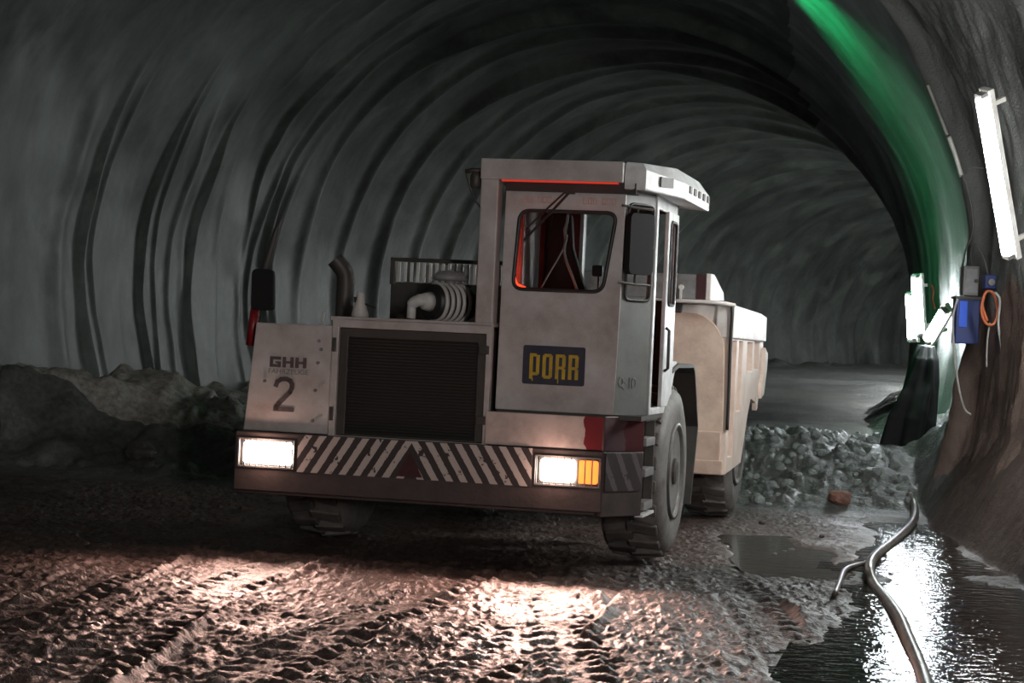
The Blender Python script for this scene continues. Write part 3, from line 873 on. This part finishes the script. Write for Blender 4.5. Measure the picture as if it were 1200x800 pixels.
cap_ = part('roof_cap', bm, M['paint_side'], T, bevel=0.012, label='angled pale roof corner over the door')
for y in (0.62, 0.85, 1.08, 1.31, 1.54):
    bm = BM(); box(bm, 1.788, 1.80, y, y + 0.10, 2.75, 2.80); part('vent_slot', bm, M['dark'], cap_)
bm = BM()
d = Vector((0.23, 0.40, 0)).normalized()
plate(bm, rect(0.16, 0.30, 2.76, 2.83), [], (1.56, 0.095, 0), d, FZ, 0.01)
part('vent_slot', bm, M['dark'], cap_)
bm = BM(); box(bm, 0.56, 1.50, 0.06, 0.20, 2.69, 2.765)
under = part('roof_underside', bm, M['black'], roof)
bm = BM(); box(bm, 0.54, 1.38, 0.005, 0.04, 2.752, 2.764)
part('marker_light', bm, M['red_on'], roof, label='thin glowing red light strip under the roof edge')
ld = bpy.data.lights.new('marker_glow', 'AREA'); ld.shape = 'RECTANGLE'; ld.size = 0.8; ld.size_y = 0.02; ld.energy = 0.08; ld.color = (1, 0.1, 0.04)
lo = bpy.data.objects.new('marker_glow', ld); link(lo, T); lo.location = (0.96, 0.0, 2.74)
# work lamp bracket on the roof's left end
bm = BM()
tube(bm, [(0.40, 0.10, 2.83), (0.30, 0.10, 2.83), (0.25, 0.10, 2.82)], 0.018, 8)
lathe(bm, [(2.70, 0.03), (2.72, 0.042), (2.79, 0.042), (2.82, 0.03)], (0.33, 0.10, 0), 'z', 14)
tube(bm, spline([(0.25, 0.10, 2.82), (0.28, 0.10, 2.72), (0.33, 0.10, 2.62), (0.39, 0.12, 2.54)], 5), 0.006, 6)
part('work_lamp', bm, M['dark'], roof, smooth=True)

# --- mirrors
bm = BM()
mc0 = c0 + cu2 * 0.04 + Vector((0.0, -0.09, 0))
plate(bm, rrect(rect(0.02, 0.27, 2.13, 2.56), 0.05), [], mc0, cu2, FZ, 0.05)
mir = part('mirror', bm, M['matt'], T, bevel=0.01, label='black rectangular mirror in front of the corner window')
bm = BM()
for z in (2.60, 2.06):
    a = mc0 + cu2 * 0.14 + Vector((0, 0, z)); b_ = c0 + cu2 * 0.01 + Vector((0, 0, z + 0.01))
    tube(bm, [b_, b_ + Vector((0.0, -0.06, 0)), a, mc0 + cu2 * 0.30 + Vector((0, 0, z))], 0.010, 6)
tube(bm, [mc0 + cu2 * 0.14 + Vector((0, 0, 2.06)), mc0 + cu2 * 0.14 + Vector((0, 0, 2.60))], 0.010, 6)
part('mirror_arm', bm, M['dark'], mir)
bm = BM(); plate(bm, rrect([(-1.36, 1.765), (-1.185, 1.765), (-1.20, 2.07), (-1.365, 2.07)], 0.045), [], (0, 0.22, 0), FX, FZ, 0.05)
mir = part('mirror', bm, M['matt'], T, bevel=0.012, label='black mirror over the left wing')
bm = BM(); tube(bm, [(-1.37, 0.30, 1.55), (-1.345, 0.30, 1.80), (-1.30, 0.26, 2.05), (-1.22, 0.25, 2.35), (-1.17, 0.25, 2.50)], [0.020, 0.028, 0.034, 0.022, 0.004], 8)
part('mirror_arm', bm, M['dark'], mir, smooth=True)
bm = BM(); tube(bm, [(-1.375, 0.24, 1.50), (-1.35, 0.24, 1.78)], 0.035, 10)
part('marker_post', bm, M['red'], T, smooth=True, label='red post at the left wing')
bm = BM(); tube(bm, [(-0.78, 0.10, 1.67), (-0.765, 0.10, 1.77)], 0.009, 6)
part('marker_pin', bm, M['white'], wing, smooth=True, label='short white pin')

# --- steps and side box by the door
bm = BM(); box(bm, 1.10, 1.52, 0.40, 0.80, 0.45, 1.10); box(bm, 1.50, 1.59, 0.39, 0.92, 1.085, 1.13); box(bm, 1.52, 1.59, 0.78, 0.82, 0.45, 1.09)
stp = part('step_housing', bm, M['dark'], T, bevel=0.005)
for z in (0.94, 0.72, 0.48):
    bm = BM(); box(bm, 1.50, 1.60, 0.40, 0.78, z - 0.03, z + 0.03)
    part('step', bm, M['steel'], stp, bevel=0.006)
bm = BM(); box(bm, 1.54, 1.60, 0.37, 0.86, 0.405, 0.425); part('step_rail', bm, M['paint_side'], stp)

# --- wheels
def wheel(x_out, yc, side):
    """side +1: outer face towards +x"""
    R, W = 0.68, 0.50
    g = lambda a: x_out + side * a
    bm = BM()
    prof = [(-0.02, 0.36), (-0.005, 0.42), (0.0, 0.52), (-0.02, 0.60), (-0.06, 0.635), (-W + 0.06, 0.635), (-W + 0.02, 0.60), (-W, 0.52), (-W + 0.01, 0.36)]
    lathe(bm, [(g(a), r_) for a, r_ in prof], (0, yc, R), 'x', 56)
    ty = part('tyre', bm, M['tyre_side'], T, smooth=True)
    bm = BM()
    n = 22
    for i in range(n):
        for half in (0, 1):
            a = 2 * PI * (i + 0.5 * half) / n
            Mr = Matrix.Translation((0, yc, R)) @ Matrix.Rotation(a, 4, 'X')
            xa, xb = (g(-0.05), g(-0.27)) if half == 0 else (g(-W + 0.05), g(-0.23))
            # a lug: slanted block, higher at the shoulder
            pts = []
            for (x, sh) in ((xa, 0.0), (xb, 0.07)):
                for dy in (-0.055, 0.045):
                    for z in (0.60, 0.685 if x == xb else 0.655):
                        pts.append(Mr @ Vector((x, dy + sh, z)))
            v = [bm.verts.new(p) for p in pts]
            for f in ((0, 1, 3, 2), (4, 6, 7, 5), (0, 4, 5, 1), (2, 3, 7, 6), (1, 5, 7, 3), (0, 2, 6, 4)):
                bm.faces.new([v[k] for k in f])
    part('tread_lugs', bm, M['rubber'], ty, bevel=0.012)
    bm = BM()
    lathe(bm, [(g(-0.30), 0.30), (g(-0.03), 0.365), (g(0.005), 0.37), (g(0.008), 0.345), (g(-0.03), 0.325), (g(-0.10), 0.30), (g(-0.11), 0.20), (g(-0.06), 0.17), (g(-0.055), 0.05)], (0, yc, R), 'x', 48)
    rm = part('rim', bm, M['rim'], T, smooth=True)
    bm = BM(); lathe(bm, sorted([(g(-0.08), 0.11), (g(0.0), 0.10), (g(0.01), 0.07)]), (0, yc, R), 'x', 20)
    part('hub', bm, M['dark'], rm)
    if side > 0:
        for k in range(10):
            a = 2 * PI * k / 10
            bm = BM(); lathe(bm, sorted([(g(-0.115), 0.018), (g(-0.075), 0.016)]), (0, yc + 0.25 * math.cos(a), R + 0.25 * math.sin(a)), 'x', 8)
            part('wheel_nut', bm, M['dark'], rm)
wheel(1.655, 1.50, 1); wheel(-1.34, 1.50, -1)
wheel(1.600, 5.85, 1); wheel(-1.34, 5.85, -1)

# mudguard behind and over the front wheel
bm = BM()
gp = [(1.35, 1.46), (1.62, 1.50), (2.46, 1.50), (2.56, 1.44), (2.86, 0.98), (2.62, 0.35)]
gi = [(1.35, 1.43), (1.62, 1.47), (2.44, 1.47), (2.53, 1.42), (2.82, 0.98), (2.58, 0.35)]
plate(bm, gp + gi[::-1], [], (1.10, 0, 0), (0, 1, 0), FZ, 0.52)
mg = part('mudguard', bm, M['dark'], T, label='black mudguard behind the front wheel')
bm = BM(); plate(bm, [(1.20, 1.13), (1.34, 1.13), (1.52, 1.40), (1.66, 1.52), (1.35, 1.52)], [], (1.57, 0, 0), UY, FZ, 0.03)
part('mudguard_bracket', bm, M['paint_side'], mg)

# --- chassis
bm = BM()
box(bm, -0.55, 0.75, 0.3, 2.8, 0.52, 0.95); box(bm, -0.95, 1.25, 1.40, 1.60, 0.60, 0.76)
lathe(bm, [(0.45, 0.18), (1.0, 0.18)], (0.1, 3.05, 0), 'z', 20)
box(bm, -0.45, 0.65, 3.2, 6.6, 0.55, 0.90); box(bm, -0.95, 1.25, 5.75, 5.95, 0.60, 0.76)
part('chassis', bm, M['dark'], T, bevel=0.01)
bm = BM(); box(bm, 0.55, 1.05, 1.45, 2.45, 1.10, 1.60)
part('side_tank', bm, M['dark'], T, bevel=0.03)
bm = BM(); box(bm, -1.25, -0.70, 1.3, 2.6, 1.40, 1.60)
part('side_tank', bm, M['dark'], T, bevel=0.03)

# --- dump body
XR, XL, YF, YB = 1.66, -1.38, 4.40, 7.12
bm = BM()
face = [(XL, 0.86), (XL, 1.95), (1.25, 1.95)] + [(1.27 + 0.34 * math.sin(a * PI / 16), 1.60 + 0.35 * math.cos(a * PI / 16)) for a in range(1, 9)] + [(1.63, 0.86)]
plate(bm, face, [], (0, YF + 0.05, 0), FX, FZ, 0.05)
box(bm, XL, 1.30, YF + 0.05, YB, 1.38, 1.45)
box(bm, XL, XL + 0.05, YF + 0.05, YB, 0.95, 1.95)
box(bm, XR - 0.16, XR - 0.12, YF + 0.05, YB, 1.38, 1.90)
box(bm, XL, XR - 0.1, YB - 0.05, YB, 1.1, 1.6)
body = part('dump_body', bm, M['skip'], T, bevel=0.006)
bm = BM()
box(bm, XL, 1.615, YF - 0.03, YF + 0.06, 0.50, 0.88)
box(bm, XL, 1.640, YF - 0.045, YF + 0.04, 0.49, 0.62)
part('lower_apron', bm, M['skip'], body, bevel=0.010)
bm = BM(); box(bm, 0.93, 0.945, YF - 0.012, YF + 0.01, 1.02, 1.62); box(bm, 0.945, 0.975, YF - 0.012, YF + 0.01, 1.30, 1.32)
part('weld_seam', bm, M['copper'], body)
# pale side with tall recesses
side = [(YF + 0.0, 0.49), (5.60, 0.545), (5.78, 0.74), (5.98, 0.98), (6.20, 1.15), (6.62, 1.10), (7.02, 1.30), (7.10, 1.42), (7.10, 1.74), (YF + 0.02, 1.74)]
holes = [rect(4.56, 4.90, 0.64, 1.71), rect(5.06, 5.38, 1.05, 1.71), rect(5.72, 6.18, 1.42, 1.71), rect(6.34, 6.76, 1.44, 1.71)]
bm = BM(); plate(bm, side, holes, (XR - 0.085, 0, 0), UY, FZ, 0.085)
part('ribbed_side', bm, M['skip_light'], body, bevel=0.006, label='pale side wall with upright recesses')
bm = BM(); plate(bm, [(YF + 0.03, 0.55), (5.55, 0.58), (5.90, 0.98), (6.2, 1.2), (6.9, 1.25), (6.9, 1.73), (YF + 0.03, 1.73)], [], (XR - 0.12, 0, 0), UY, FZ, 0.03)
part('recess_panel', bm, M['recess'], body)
bm = BM(); plate(bm, [(YF + 0.0, 1.73), (YB + 0.0, 1.72), (YB - 0.02, 1.97), (6.6, 2.00), (YF + 0.02, 2.03)], [], (XR - 0.14, 0, 0), UY, FZ, 0.165)
part('top_rail', bm, M['skip_pale'], body, bevel=0.012, label='pale upper rail of the dump body')
bm = BM(); plate(bm, [(6.98, 1.66), (7.22, 1.60), (7.20, 1.46), (7.02, 1.18), (6.78, 1.14), (6.80, 1.30), (6.98, 1.42)], [], (XR - 0.02, 0, 0), UY, FZ, 0.06)
plate(bm, [(6.60, 1.16), (6.80, 1.18), (6.74, 1.04), (6.66, 1.02)], [rect(6.67, 6.72, 1.08, 1.13)], (XR - 0.04, 0, 0), UY, FZ, 0.05)
part('tailgate_hook', bm, M['skip_light'], body, bevel=0.006)
# pale gusset behind the rounded corner of the front wall
bm = BM(); plate(bm, [(1.18, 1.90), (1.63, 1.50), (1.66, 1.50), (1.68, 2.05), (1.18, 2.05)], [], (0, YF + 0.10, 0), FX, FZ, 0.05)
part('corner_gusset', bm, M['skip_pale'], body, bevel=0.006, label='pale corner plate')
bm = BM(); tube(bm, spline([(1.50, YF - 0.02, 2.05), (1.62, YF - 0.02, 2.05), (1.665, YF - 0.02, 2.0), (1.665, YF - 0.02, 1.7), (1.67, YF - 0.02, 1.2), (1.67, YF - 0.02, 0.9)], 5), 0.014, 8)
part('hydraulic_hose', bm, M['black'], body, smooth=True)
# spill guard at the front of the body
bm = BM(); box(bm, XL + 0.2, 1.36, YF - 0.20, YF - 0.04, 2.06, 2.29)
sgd = part('spill_guard', bm, M['steel'], body, bevel=0.012)
bm = BM(); box(bm, 1.36, 1.44, YF - 0.21, YF - 0.04, 2.06, 2.29)
part('red_plate', bm, M['dark_red'], sgd, label='dark red plate')
bm = BM(); plate(bm, [(YF - 0.20, 2.06), (YF + 0.75, 2.06), (YF + 0.68, 2.16), (YF + 0.02, 2.30), (YF - 0.20, 2.30)], [], (1.44, 0, 0), UY, FZ, 0.05)
part('spill_guard_end', bm, M['skip_pale'], sgd, bevel=0.01, label='pale end plate')
bm = BM(); tube(bm, [(0.6, YF - 0.22, 2.045), (1.50, YF - 0.22, 2.045), (1.62, YF - 0.18, 2.04), (1.68, YF, 2.03)], 0.018, 8)
part('guard_rail', bm, M['skip_pale'], sgd, smooth=True)
bm = BM(); lathe(bm, [(YF - 0.24, 0.02), (YF - 0.20, 0.025)], (1.22, 0, 2.17), 'y', 10)
box(bm, 1.21, 1.23, YF - 0.23, YF - 0.20, 2.06, 2.15)
part('tie_down_ring', bm, M['skip_pale'], sgd)
bm = BM(); box(bm, 0.2, 1.20, YF - 0.04, YF + 0.06, 1.94, 2.06)
part('hinge_beam', bm, M['bumper'], body)
# load of muck
X = np.linspace(XL + 0.06, XR - 0.18, 60); Y = np.linspace(YF + 0.07, YB - 0.06, 60)
yy = Y[:, None] + 0 * X[None, :]; xx = X[None, :] + 0 * yy
P = np.stack([xx, yy, 1.62 + 0.05 * fbm(xx * 3, yy * 3, 0, 3)], -1)
lo = grid_mesh('muck_load', P, M['rubble'], T); tag(lo, kind='stuff')

# white cone standing on the deck
c = T.location.copy()
def tw(x, y, z):
    return Vector((c.x + x * math.cos(TH0) + y * math.sin(TH0), c.y - x * math.sin(TH0) + y * math.cos(TH0), z))
bt = thing('plastic_bottle', 'small white cone-shaped bottle with dark neck on the truck deck beside the exhaust', 'bottle', tw(-0.50, 0.12, 1.746), -TH0)
bm = BM(); lathe(bm, [(0.0, 0.058), (0.004, 0.064), (0.03, 0.060), (0.11, 0.034), (0.13, 0.030), (0.175, 0.028), (0.185, 0.012)], (0, 0, 0), 'z', 20)
part('bottle_body', bm, M['white'], bt, smooth=True)
bm = BM(); box(bm, -0.045, -0.01, -0.02, 0.02, 0.105, 0.145); tube(bm, [(0.02, 0, 0.10), (0.07, 0, 0.085), (0.11, 0.02, 0.07)], 0.008, 6)
part('nozzle', bm, M['black'], bt)

# ------------------------------------------------------------------ lamps on the wall
def tube_lamp(p0, p1, out, mat, label, rr_=0.022, group=None, double=False):
    p0, p1, out = Vector(p0), Vector(p1), Vector(out).normalized()
    t = thing('tube_lamp', label, 'lamp', p0, 0, group)
    d = p1 - p0; L = d.length; dn = d.normalized(); sd = dn.cross(out).normalized(); out = sd.cross(dn).normalized()
    B3 = Matrix((sd, dn, out)).transposed().to_4x4()
    bm = BM(); box(bm, -0.07, 0.07, -0.04, L + 0.04, -0.10, -0.045, B3)
    box(bm, -0.015, 0.015, 0.1, 0.14, -0.25, -0.10, B3); box(bm, -0.015, 0.015, L - 0.14, L - 0.1, -0.25, -0.10, B3)
    part('housing', bm, M['white'], t)
    for dx in ((-0.04, 0.04) if double else (0,)):
        bm = BM(); tube(bm, [B3 @ Vector((dx, 0.03, 0)), B3 @ Vector((dx, L - 0.03, 0))], rr_, 12)
        part('tube', bm, mat, t, smooth=True)
    for e in (0, L):
        bm = BM(); box(bm, -0.05, 0.05, e - 0.02, e + 0.02, -0.05, 0.03, B3); part('end_cap', bm, M['steel'], t)
    return t
IN = (-0.75, -0.65, 0.0)
tube_lamp(at(1181, 300, 18.6), at(1149, 112, 18.0), (-0.9, -0.45, -0.1), M['tube_on'], 'bright fluorescent tube lamp nearest the camera, high on the right wall', 0.05)
tube_lamp(at(1068, 398, 28.4), at(1065, 345, 28.4), IN, M['tube_far'], 'fluorescent tube lamp at the bend, left and lower one of the upright pair', 0.05)
tube_lamp(at(1076, 392, 27.3), at(1072, 324, 27.3), IN, M['tube_far'], 'fluorescent tube lamp at the bend, right and taller one of the upright pair', 0.05)
tube_lamp(at(1086, 398, 24.9), at(1106, 364, 24.5), IN, M['tube_far'], 'short tilted fluorescent lamp right of the upright pair at the bend', 0.055)
for i, yv in enumerate((56, 64, 73, 84, 95)):
    xc_, sl_ = centre(yv)
    a = 0.12
    pr = TR - 0.55
    b0 = Vector((float(xc_) + pr * math.cos(0.0), yv - pr * float(sl_), 3.0)); b1 = Vector((float(xc_) + (pr) * math.cos(0.42), yv - pr * float(sl_), 4.3))
    tube_lamp(b0, b1, (-1, float(sl_), 0), M['tube_hidden'], 'fluorescent tube lamp on the right wall hidden beyond the bend', 0.05, 'tube lamps beyond the bend')
yv = 46.5
xc_, sl_ = centre(yv); pr = TR - 0.26
tube_lamp((float(xc_) + pr * math.cos(0.17), yv - pr * float(sl_), 3.0), (float(xc_) + pr * math.cos(0.42), yv - pr * float(sl_), 4.3), (-1, float(sl_), 0), M['tube_side'], 'fluorescent tube lamp just beyond the bend, hidden behind the right wall', 0.05)
# unseen fill tube added behind the photographer to brighten the truck front
for yv in (-5.0,):
    tube_lamp((2.75, yv, 2.3), (2.50, yv, 3.9), (-1, 0.3, 0), M['tube_fill'], 'unseen fill tube lamp added behind the camera to light the truck front', 0.05)

tube_lamp((4.20, 15.2, 2.5), (3.90, 15.1, 3.9), (-1, 0.1, 0), M['tube_side'], 'fluorescent tube lamp on the right wall beside the truck, right of the picture', 0.05)
# a green signal lamp on the crown, and its wash over the ring
gl = thing('signal_lamp', 'green signal lamp under the tunnel crown, above the picture', 'lamp', (2.6, 27.0, 6.62))
bm = BM(); lathe(bm, [(-0.05, 0.05), (0.0, 0.12), (0.14, 0.12), (0.3, 0.03)], (0, 0, 0), 'z', 20); part('housing', bm, M['dark'], gl, smooth=True)
M['green_on'] = emit('lit_green', (0.02, 1.0, 0.25), 8)
bm = BM(); lathe(bm, [(-0.09, 0.04), (-0.07, 0.09), (-0.05, 0.10)], (0, 0, 0), 'z', 20); part('lens', bm, M['green_on'], gl, smooth=True)
ld = bpy.data.lights.new('signal_beam', 'SPOT'); ld.energy = 620; ld.color = (0.02, 1.0, 0.30)
ld.spot_size = math.radians(112); ld.spot_blend = 0.55; ld.shadow_soft_size = 0.08
lo = bpy.data.objects.new('signal_beam', ld); link(lo)
lo.location = (2.6, 27.0, 6.50)
lo.rotation_euler = (Vector((4.6, 27.0, 5.6)) - lo.location).to_track_quat('-Z', 'Y').to_euler()

# ------------------------------------------------------------------ electrical gear on the right wall
def wall_box(name, u0, v0, u1, v1, y, dep, mat, label, cat, bev=0.01):
    a = at(u0, v1, y); b_ = at(u1, v0, y)
    t = thing(name, label, cat, ((a.x + b_.x) / 2, y, a.z))
    w, h = (b_.x - a.x) / 2, b_.z - a.z
    bm = BM(); box(bm, -w, w, 0, dep, 0, h); part('casing', bm, mat, t, bevel=bev)
    return t, w, h
t, w, h = wall_box('junction_box', 1128, 312, 1148, 346, 21.2, 0.18, M['steel'], 'grey electrical junction box on the right wall above the blue cabinet', 'electrical box')
bm = BM(); box(bm, -w + 0.02, w - 0.02, -0.012, 0.0, 0.03, h - 0.03); part('lid', bm, M['filter'], t, bevel=0.004)
bm = BM(); lathe(bm, [(-0.03, 0.02), (-0.012, 0.02)], (w * 0.6, 0, h * 0.5), 'y', 10); part('lock', bm, M['dark'], t)
t, w, h = wall_box('blue_cabinet', 1119, 348, 1149, 402, 21.2, 0.20, M['blue'], 'dark blue cabinet under the grey junction box', 'cabinet')
bm = BM(); box(bm, -w * 0.75, -w * 0.1, -0.015, 0, h * 0.35, h * 0.9); part('screen', bm, M['blue_on'], t, label='glowing blue screen')
bm = BM(); box(bm, -w - 0.02, w + 0.02, -0.03, 0.20, h - 0.03, h); part('lid', bm, M['dark'], t)
t, w, h = wall_box('socket_box', 1154, 322, 1168, 338, 21.0, 0.16, M['blue'], 'small blue socket box right of the grey junction box', 'electrical box')
bm = BM(); lathe(bm, [(-0.05, 0.035), (0, 0.04)], (0, 0, h * 0.45), 'y', 14); part('socket', bm, M['steel'], t)

def cable(name, pix, y, rad, mat, label, cat='cable', n=8):
    ys = y if isinstance(y, (list, tuple)) else [y] * len(pix)
    bm = BM(); tube(bm, spline([at(u, v, yy_) for (u, v), yy_ in zip(pix, ys)], n), rad, 8)
    return tag(part(name, bm, mat, smooth=True), label, cat)
cable('cable', [(1122, 350), (1117, 372), (1118, 410), (1123, 450), (1130, 478), (1138, 486)], 20.8, 0.012, M['cable_white'], 'pale cable hanging in a long loop left of the blue cabinet')
cable('cable', [(1154, 345), (1150, 362), (1155, 378), (1165, 379), (1169, 362), (1164, 344), (1156, 342), (1151, 356), (1157, 376)], 20.3, 0.014, M['cable_orange'], 'coiled orange cable hung on the right wall')
cable('cable', [(1166, 342), (1172, 352), (1170, 378), (1174, 410), (1176, 440)], 20.1, 0.013, M['cable_white'], 'pale cable hanging right of the orange coil')
cable('cable', [(1160, 378), (1157, 400), (1156, 430)], 20.35, 0.009, M['cable_white'], 'short pale cable end hanging under the orange coil')
cable('cable', [(1133, 202), (1138, 196), (1152, 197)], [21.9, 21.2, 20.7], 0.006, M['cable_white'], 'thin wire running from the lamp to the ring')
cable('cable', [(1128, 205), (1134, 222), (1139, 245), (1140, 272), (1132, 292), (1128, 312)], 21.6, 0.010, M['cable_dark'], 'dark cable looping down to the grey junction box')
cable('cable', [(1139, 312), (1138, 296), (1143, 286), (1152, 300), (1158, 322)], 21.3, 0.010, M['cable_dark'], 'dark cable between the grey and the small blue box')
cable('cable', [(1096, 362), (1092, 350), (1094, 340), (1091, 334)], 24.4, 0.012, M['cable_orange'], 'short red lead above the tilted lamp')
cable('pipe', [(1087, 100), (1101, 135), (1110, 158)], [21.9, 21.85, 21.8], 0.018, M['cable_white'], 'pale conduit up the ring edge, upper length', 'pipe')
cable('pipe', [(1112, 160), (1120, 183), (1127, 207)], [21.8, 21.8, 21.8], 0.026, M['white'], 'thicker white conduit up the ring edge, lower length', 'pipe')

# dark sheet-wrapped bundle standing below the lamps at the bend
def wrap():
    n, m = 60, 40
    P = np.zeros((n, m, 3))
    prof = [(1086, 404, 24.6, .08), (1084, 420, 24.5, .13), (1080, 445, 24.4, .17), (1074, 468, 24.3, .21), (1068, 490, 24.2, .26), (1062, 522, 24.1, .30)]
    U = np.array([q[0] for q in prof], float); V = np.array([q[1] for q in prof], float); D = np.array([q[2] for q in prof]); Rd = np.array([q[3] for q in prof])
    for i in range(n):
        t_ = i / (n - 1) * (len(prof) - 1)
        u, v, d_, r_ = (np.interp(t_, range(len(prof)), k) for k in (U, V, D, Rd))
        c_ = at(u, v, d_)
        for j in range(m):
            a = 2 * PI * j / (m - 1)
            rr = r_ * (1 + 0.22 * math.sin(a * 5 + i * 0.05) + 0.12 * math.sin(a * 9))
            P[i, j] = (c_.x + rr * math.cos(a), c_.y + rr * math.sin(a), c_.z)
    P[..., 2] += 0.05 * fbm(P[..., 0] * 4, P[..., 1] * 4, P[..., 2] * 3, 2)
    bm = bmesh.new()
    V_ = [[bm.verts.new(P[i, j]) for j in range(m - 1)] for i in range(n)]
    for i in range(n - 1):
        for j in range(m - 1):
            k = (j + 1) % (m - 1)
            bm.faces.new([V_[i][j], V_[i][k], V_[i + 1][k], V_[i + 1][j]])
    bm.faces.new(V_[0]); bm.faces.new(V_[-1][::-1])
    o = part('tarpaulin_bundle', bm, M['matt'], smooth=True)
    tag(o, 'dark sheeted bundle leaning on the right wall under the lamps at the bend', 'bundle')
wrap()

# ------------------------------------------------------------------ hose, stones, rubble
def at_terrain(u, v, lift=0.0):
    d = right * ((u - 600) / F) + up * ((400 - v) / F) + fwd
    Y = np.arange(8.0, 60.0, 0.03)
    X = Y * (d.x / d.y); Z = H + Y * (d.z / d.y)
    i = int(np.argmax(Z <= ground_h(X, Y, False) + lift))
    return Vector((X[i], Y[i], Z[i]))
def ground_path(pix, lift):
    out = []
    for u, v in pix:
        out.append(at_terrain(u, v, lift))
    return out
bm = BM(); tube(bm, spline(ground_path([(1066, 580), (1072, 594), (1069, 612), (1052, 630), (1032, 646), (1022, 656), (1019, 668), (1024, 684), (1040, 704), (1054, 724), (1064, 748), (1076, 776), (1086, 806), (1092, 840)], 0.05), 6), 0.040, 12)
tag(part('hose', bm, M['hose'], smooth=True), 'thick muddy hose winding along the puddle at lower right', 'hose')
bm = BM(); tube(bm, spline(ground_path([(1018, 660), (1004, 662), (990, 668), (984, 682), (978, 696)], 0.03), 6), 0.020, 10)
tag(part('hose', bm, M['hose'], smooth=True), 'thinner pale hose branching off left of the thick hose', 'hose')

def rock(name, loc, r, mat, label, cat='rock', sq=(1, 1, 0.7), sub=3, group=None, seed=0):
    bm = BM(); bmesh.ops.create_icosphere(bm, subdivisions=sub, radius=1)
    co_ = np.array([v.co[:] for v in bm.verts])
    f = 1 + 0.30 * fbm(co_[:, 0] * 1.4 + seed * 7, co_[:, 1] * 1.4, co_[:, 2] * 1.4 + seed, 3) 
    for v, k in zip(bm.verts, f):
        v.co = Vector((v.co.x * sq[0], v.co.y * sq[1], v.co.z * sq[2])) * r * float(k)
    o = part(name, bm, mat, smooth=False); o.location = loc
    return tag(o, label, cat, group)
p = at_terrain(984, 584, 0.06); rock('rock', (p.x, p.y, p.z), 0.12, M['copper'], 'reddish brown rock lying before the grey rubble', seed=3)
p = at_terrain(166, 530, 0.06); rock('rock', (p.x, p.y, p.z), 0.17, M['stone'], 'dark block of rock at the foot of the left wall', seed=5, sq=(1, .8, .8))
for i, (u, v) in enumerate(((908, 650), (919, 647), (927, 645), (963, 628), (893, 612))):
    p = at_terrain(u, v, 0.012); rock('stone', (p.x, p.y, p.z), 0.024 + 0.006 * (i % 3), M['stone'], 'small dark stone lying in the wet mud right of the truck', 'stone', sub=2, group='small stones right of the truck', seed=20 + i)

# rubble heaped over the edge of the higher bench
bm = BM()
rng = random.Random(3)
base = bmesh.new(); bmesh.ops.create_icosphere(base, subdivisions=2, radius=1)
bv = [v.co.copy() for v in base.verts]; bf = [[v.index for v in f.verts] for f in base.faces]; base.free()
def pebble(x, y, r, sink=0.3):
    z = gh(x, y) + r * (rng.uniform(-0.45, 0.15))
    q = Matrix.Rotation(rng.random() * 6, 3, 'Z') @ Matrix.Rotation(rng.random() * 6, 3, 'X')
    vs = [bm.verts.new(q @ Vector((v.x * r, v.y * r * rng.uniform(.7, 1.1), v.z * r * rng.uniform(.6, 1))) * 1.0 + Vector((x, y, z))) for v in bv]
    for f in bf: bm.faces.new([vs[i] for i in f])
for i in range(700):
    y = rng.triangular(21.2, 25.4, 23.4); x = rng.uniform(-2.6, 4.4)
    pebble(x, y, rng.choice((0.03, 0.04, 0.05, 0.06, 0.075)) * rng.uniform(.7, 1.2))
tag(part('rubble', bm, M['rubble']), 'grey rubble along the step in the tunnel floor behind the truck', 'rubble', kind='stuff')
bm = BM()
for i in range(260):
    y = rng.uniform(36, 52); x = float(centre(y)[0]) - 3.6 + rng.gauss(0, .5)
    pebble(x, y, rng.uniform(.06, .22))
tag(part('rubble', bm, M['rubble']), 'dark rubble along the foot of the far left wall', 'rubble', kind='stuff')

# ------------------------------------------------------------------ world and view
w = bpy.data.worlds.new('world'); bpy.context.scene.world = w; w.use_nodes = True
w.node_tree.nodes['Background'].inputs[0].default_value = (0.6, 0.7, 0.75, 1)
w.node_tree.nodes['Background'].inputs[1].default_value = 0.0
vs_ = bpy.context.scene.view_settings
vs_.view_transform = 'Standard'; vs_.look = 'None'; vs_.exposure = 0.0; vs_.gamma = 1.0; vs_.use_curve_mapping = False
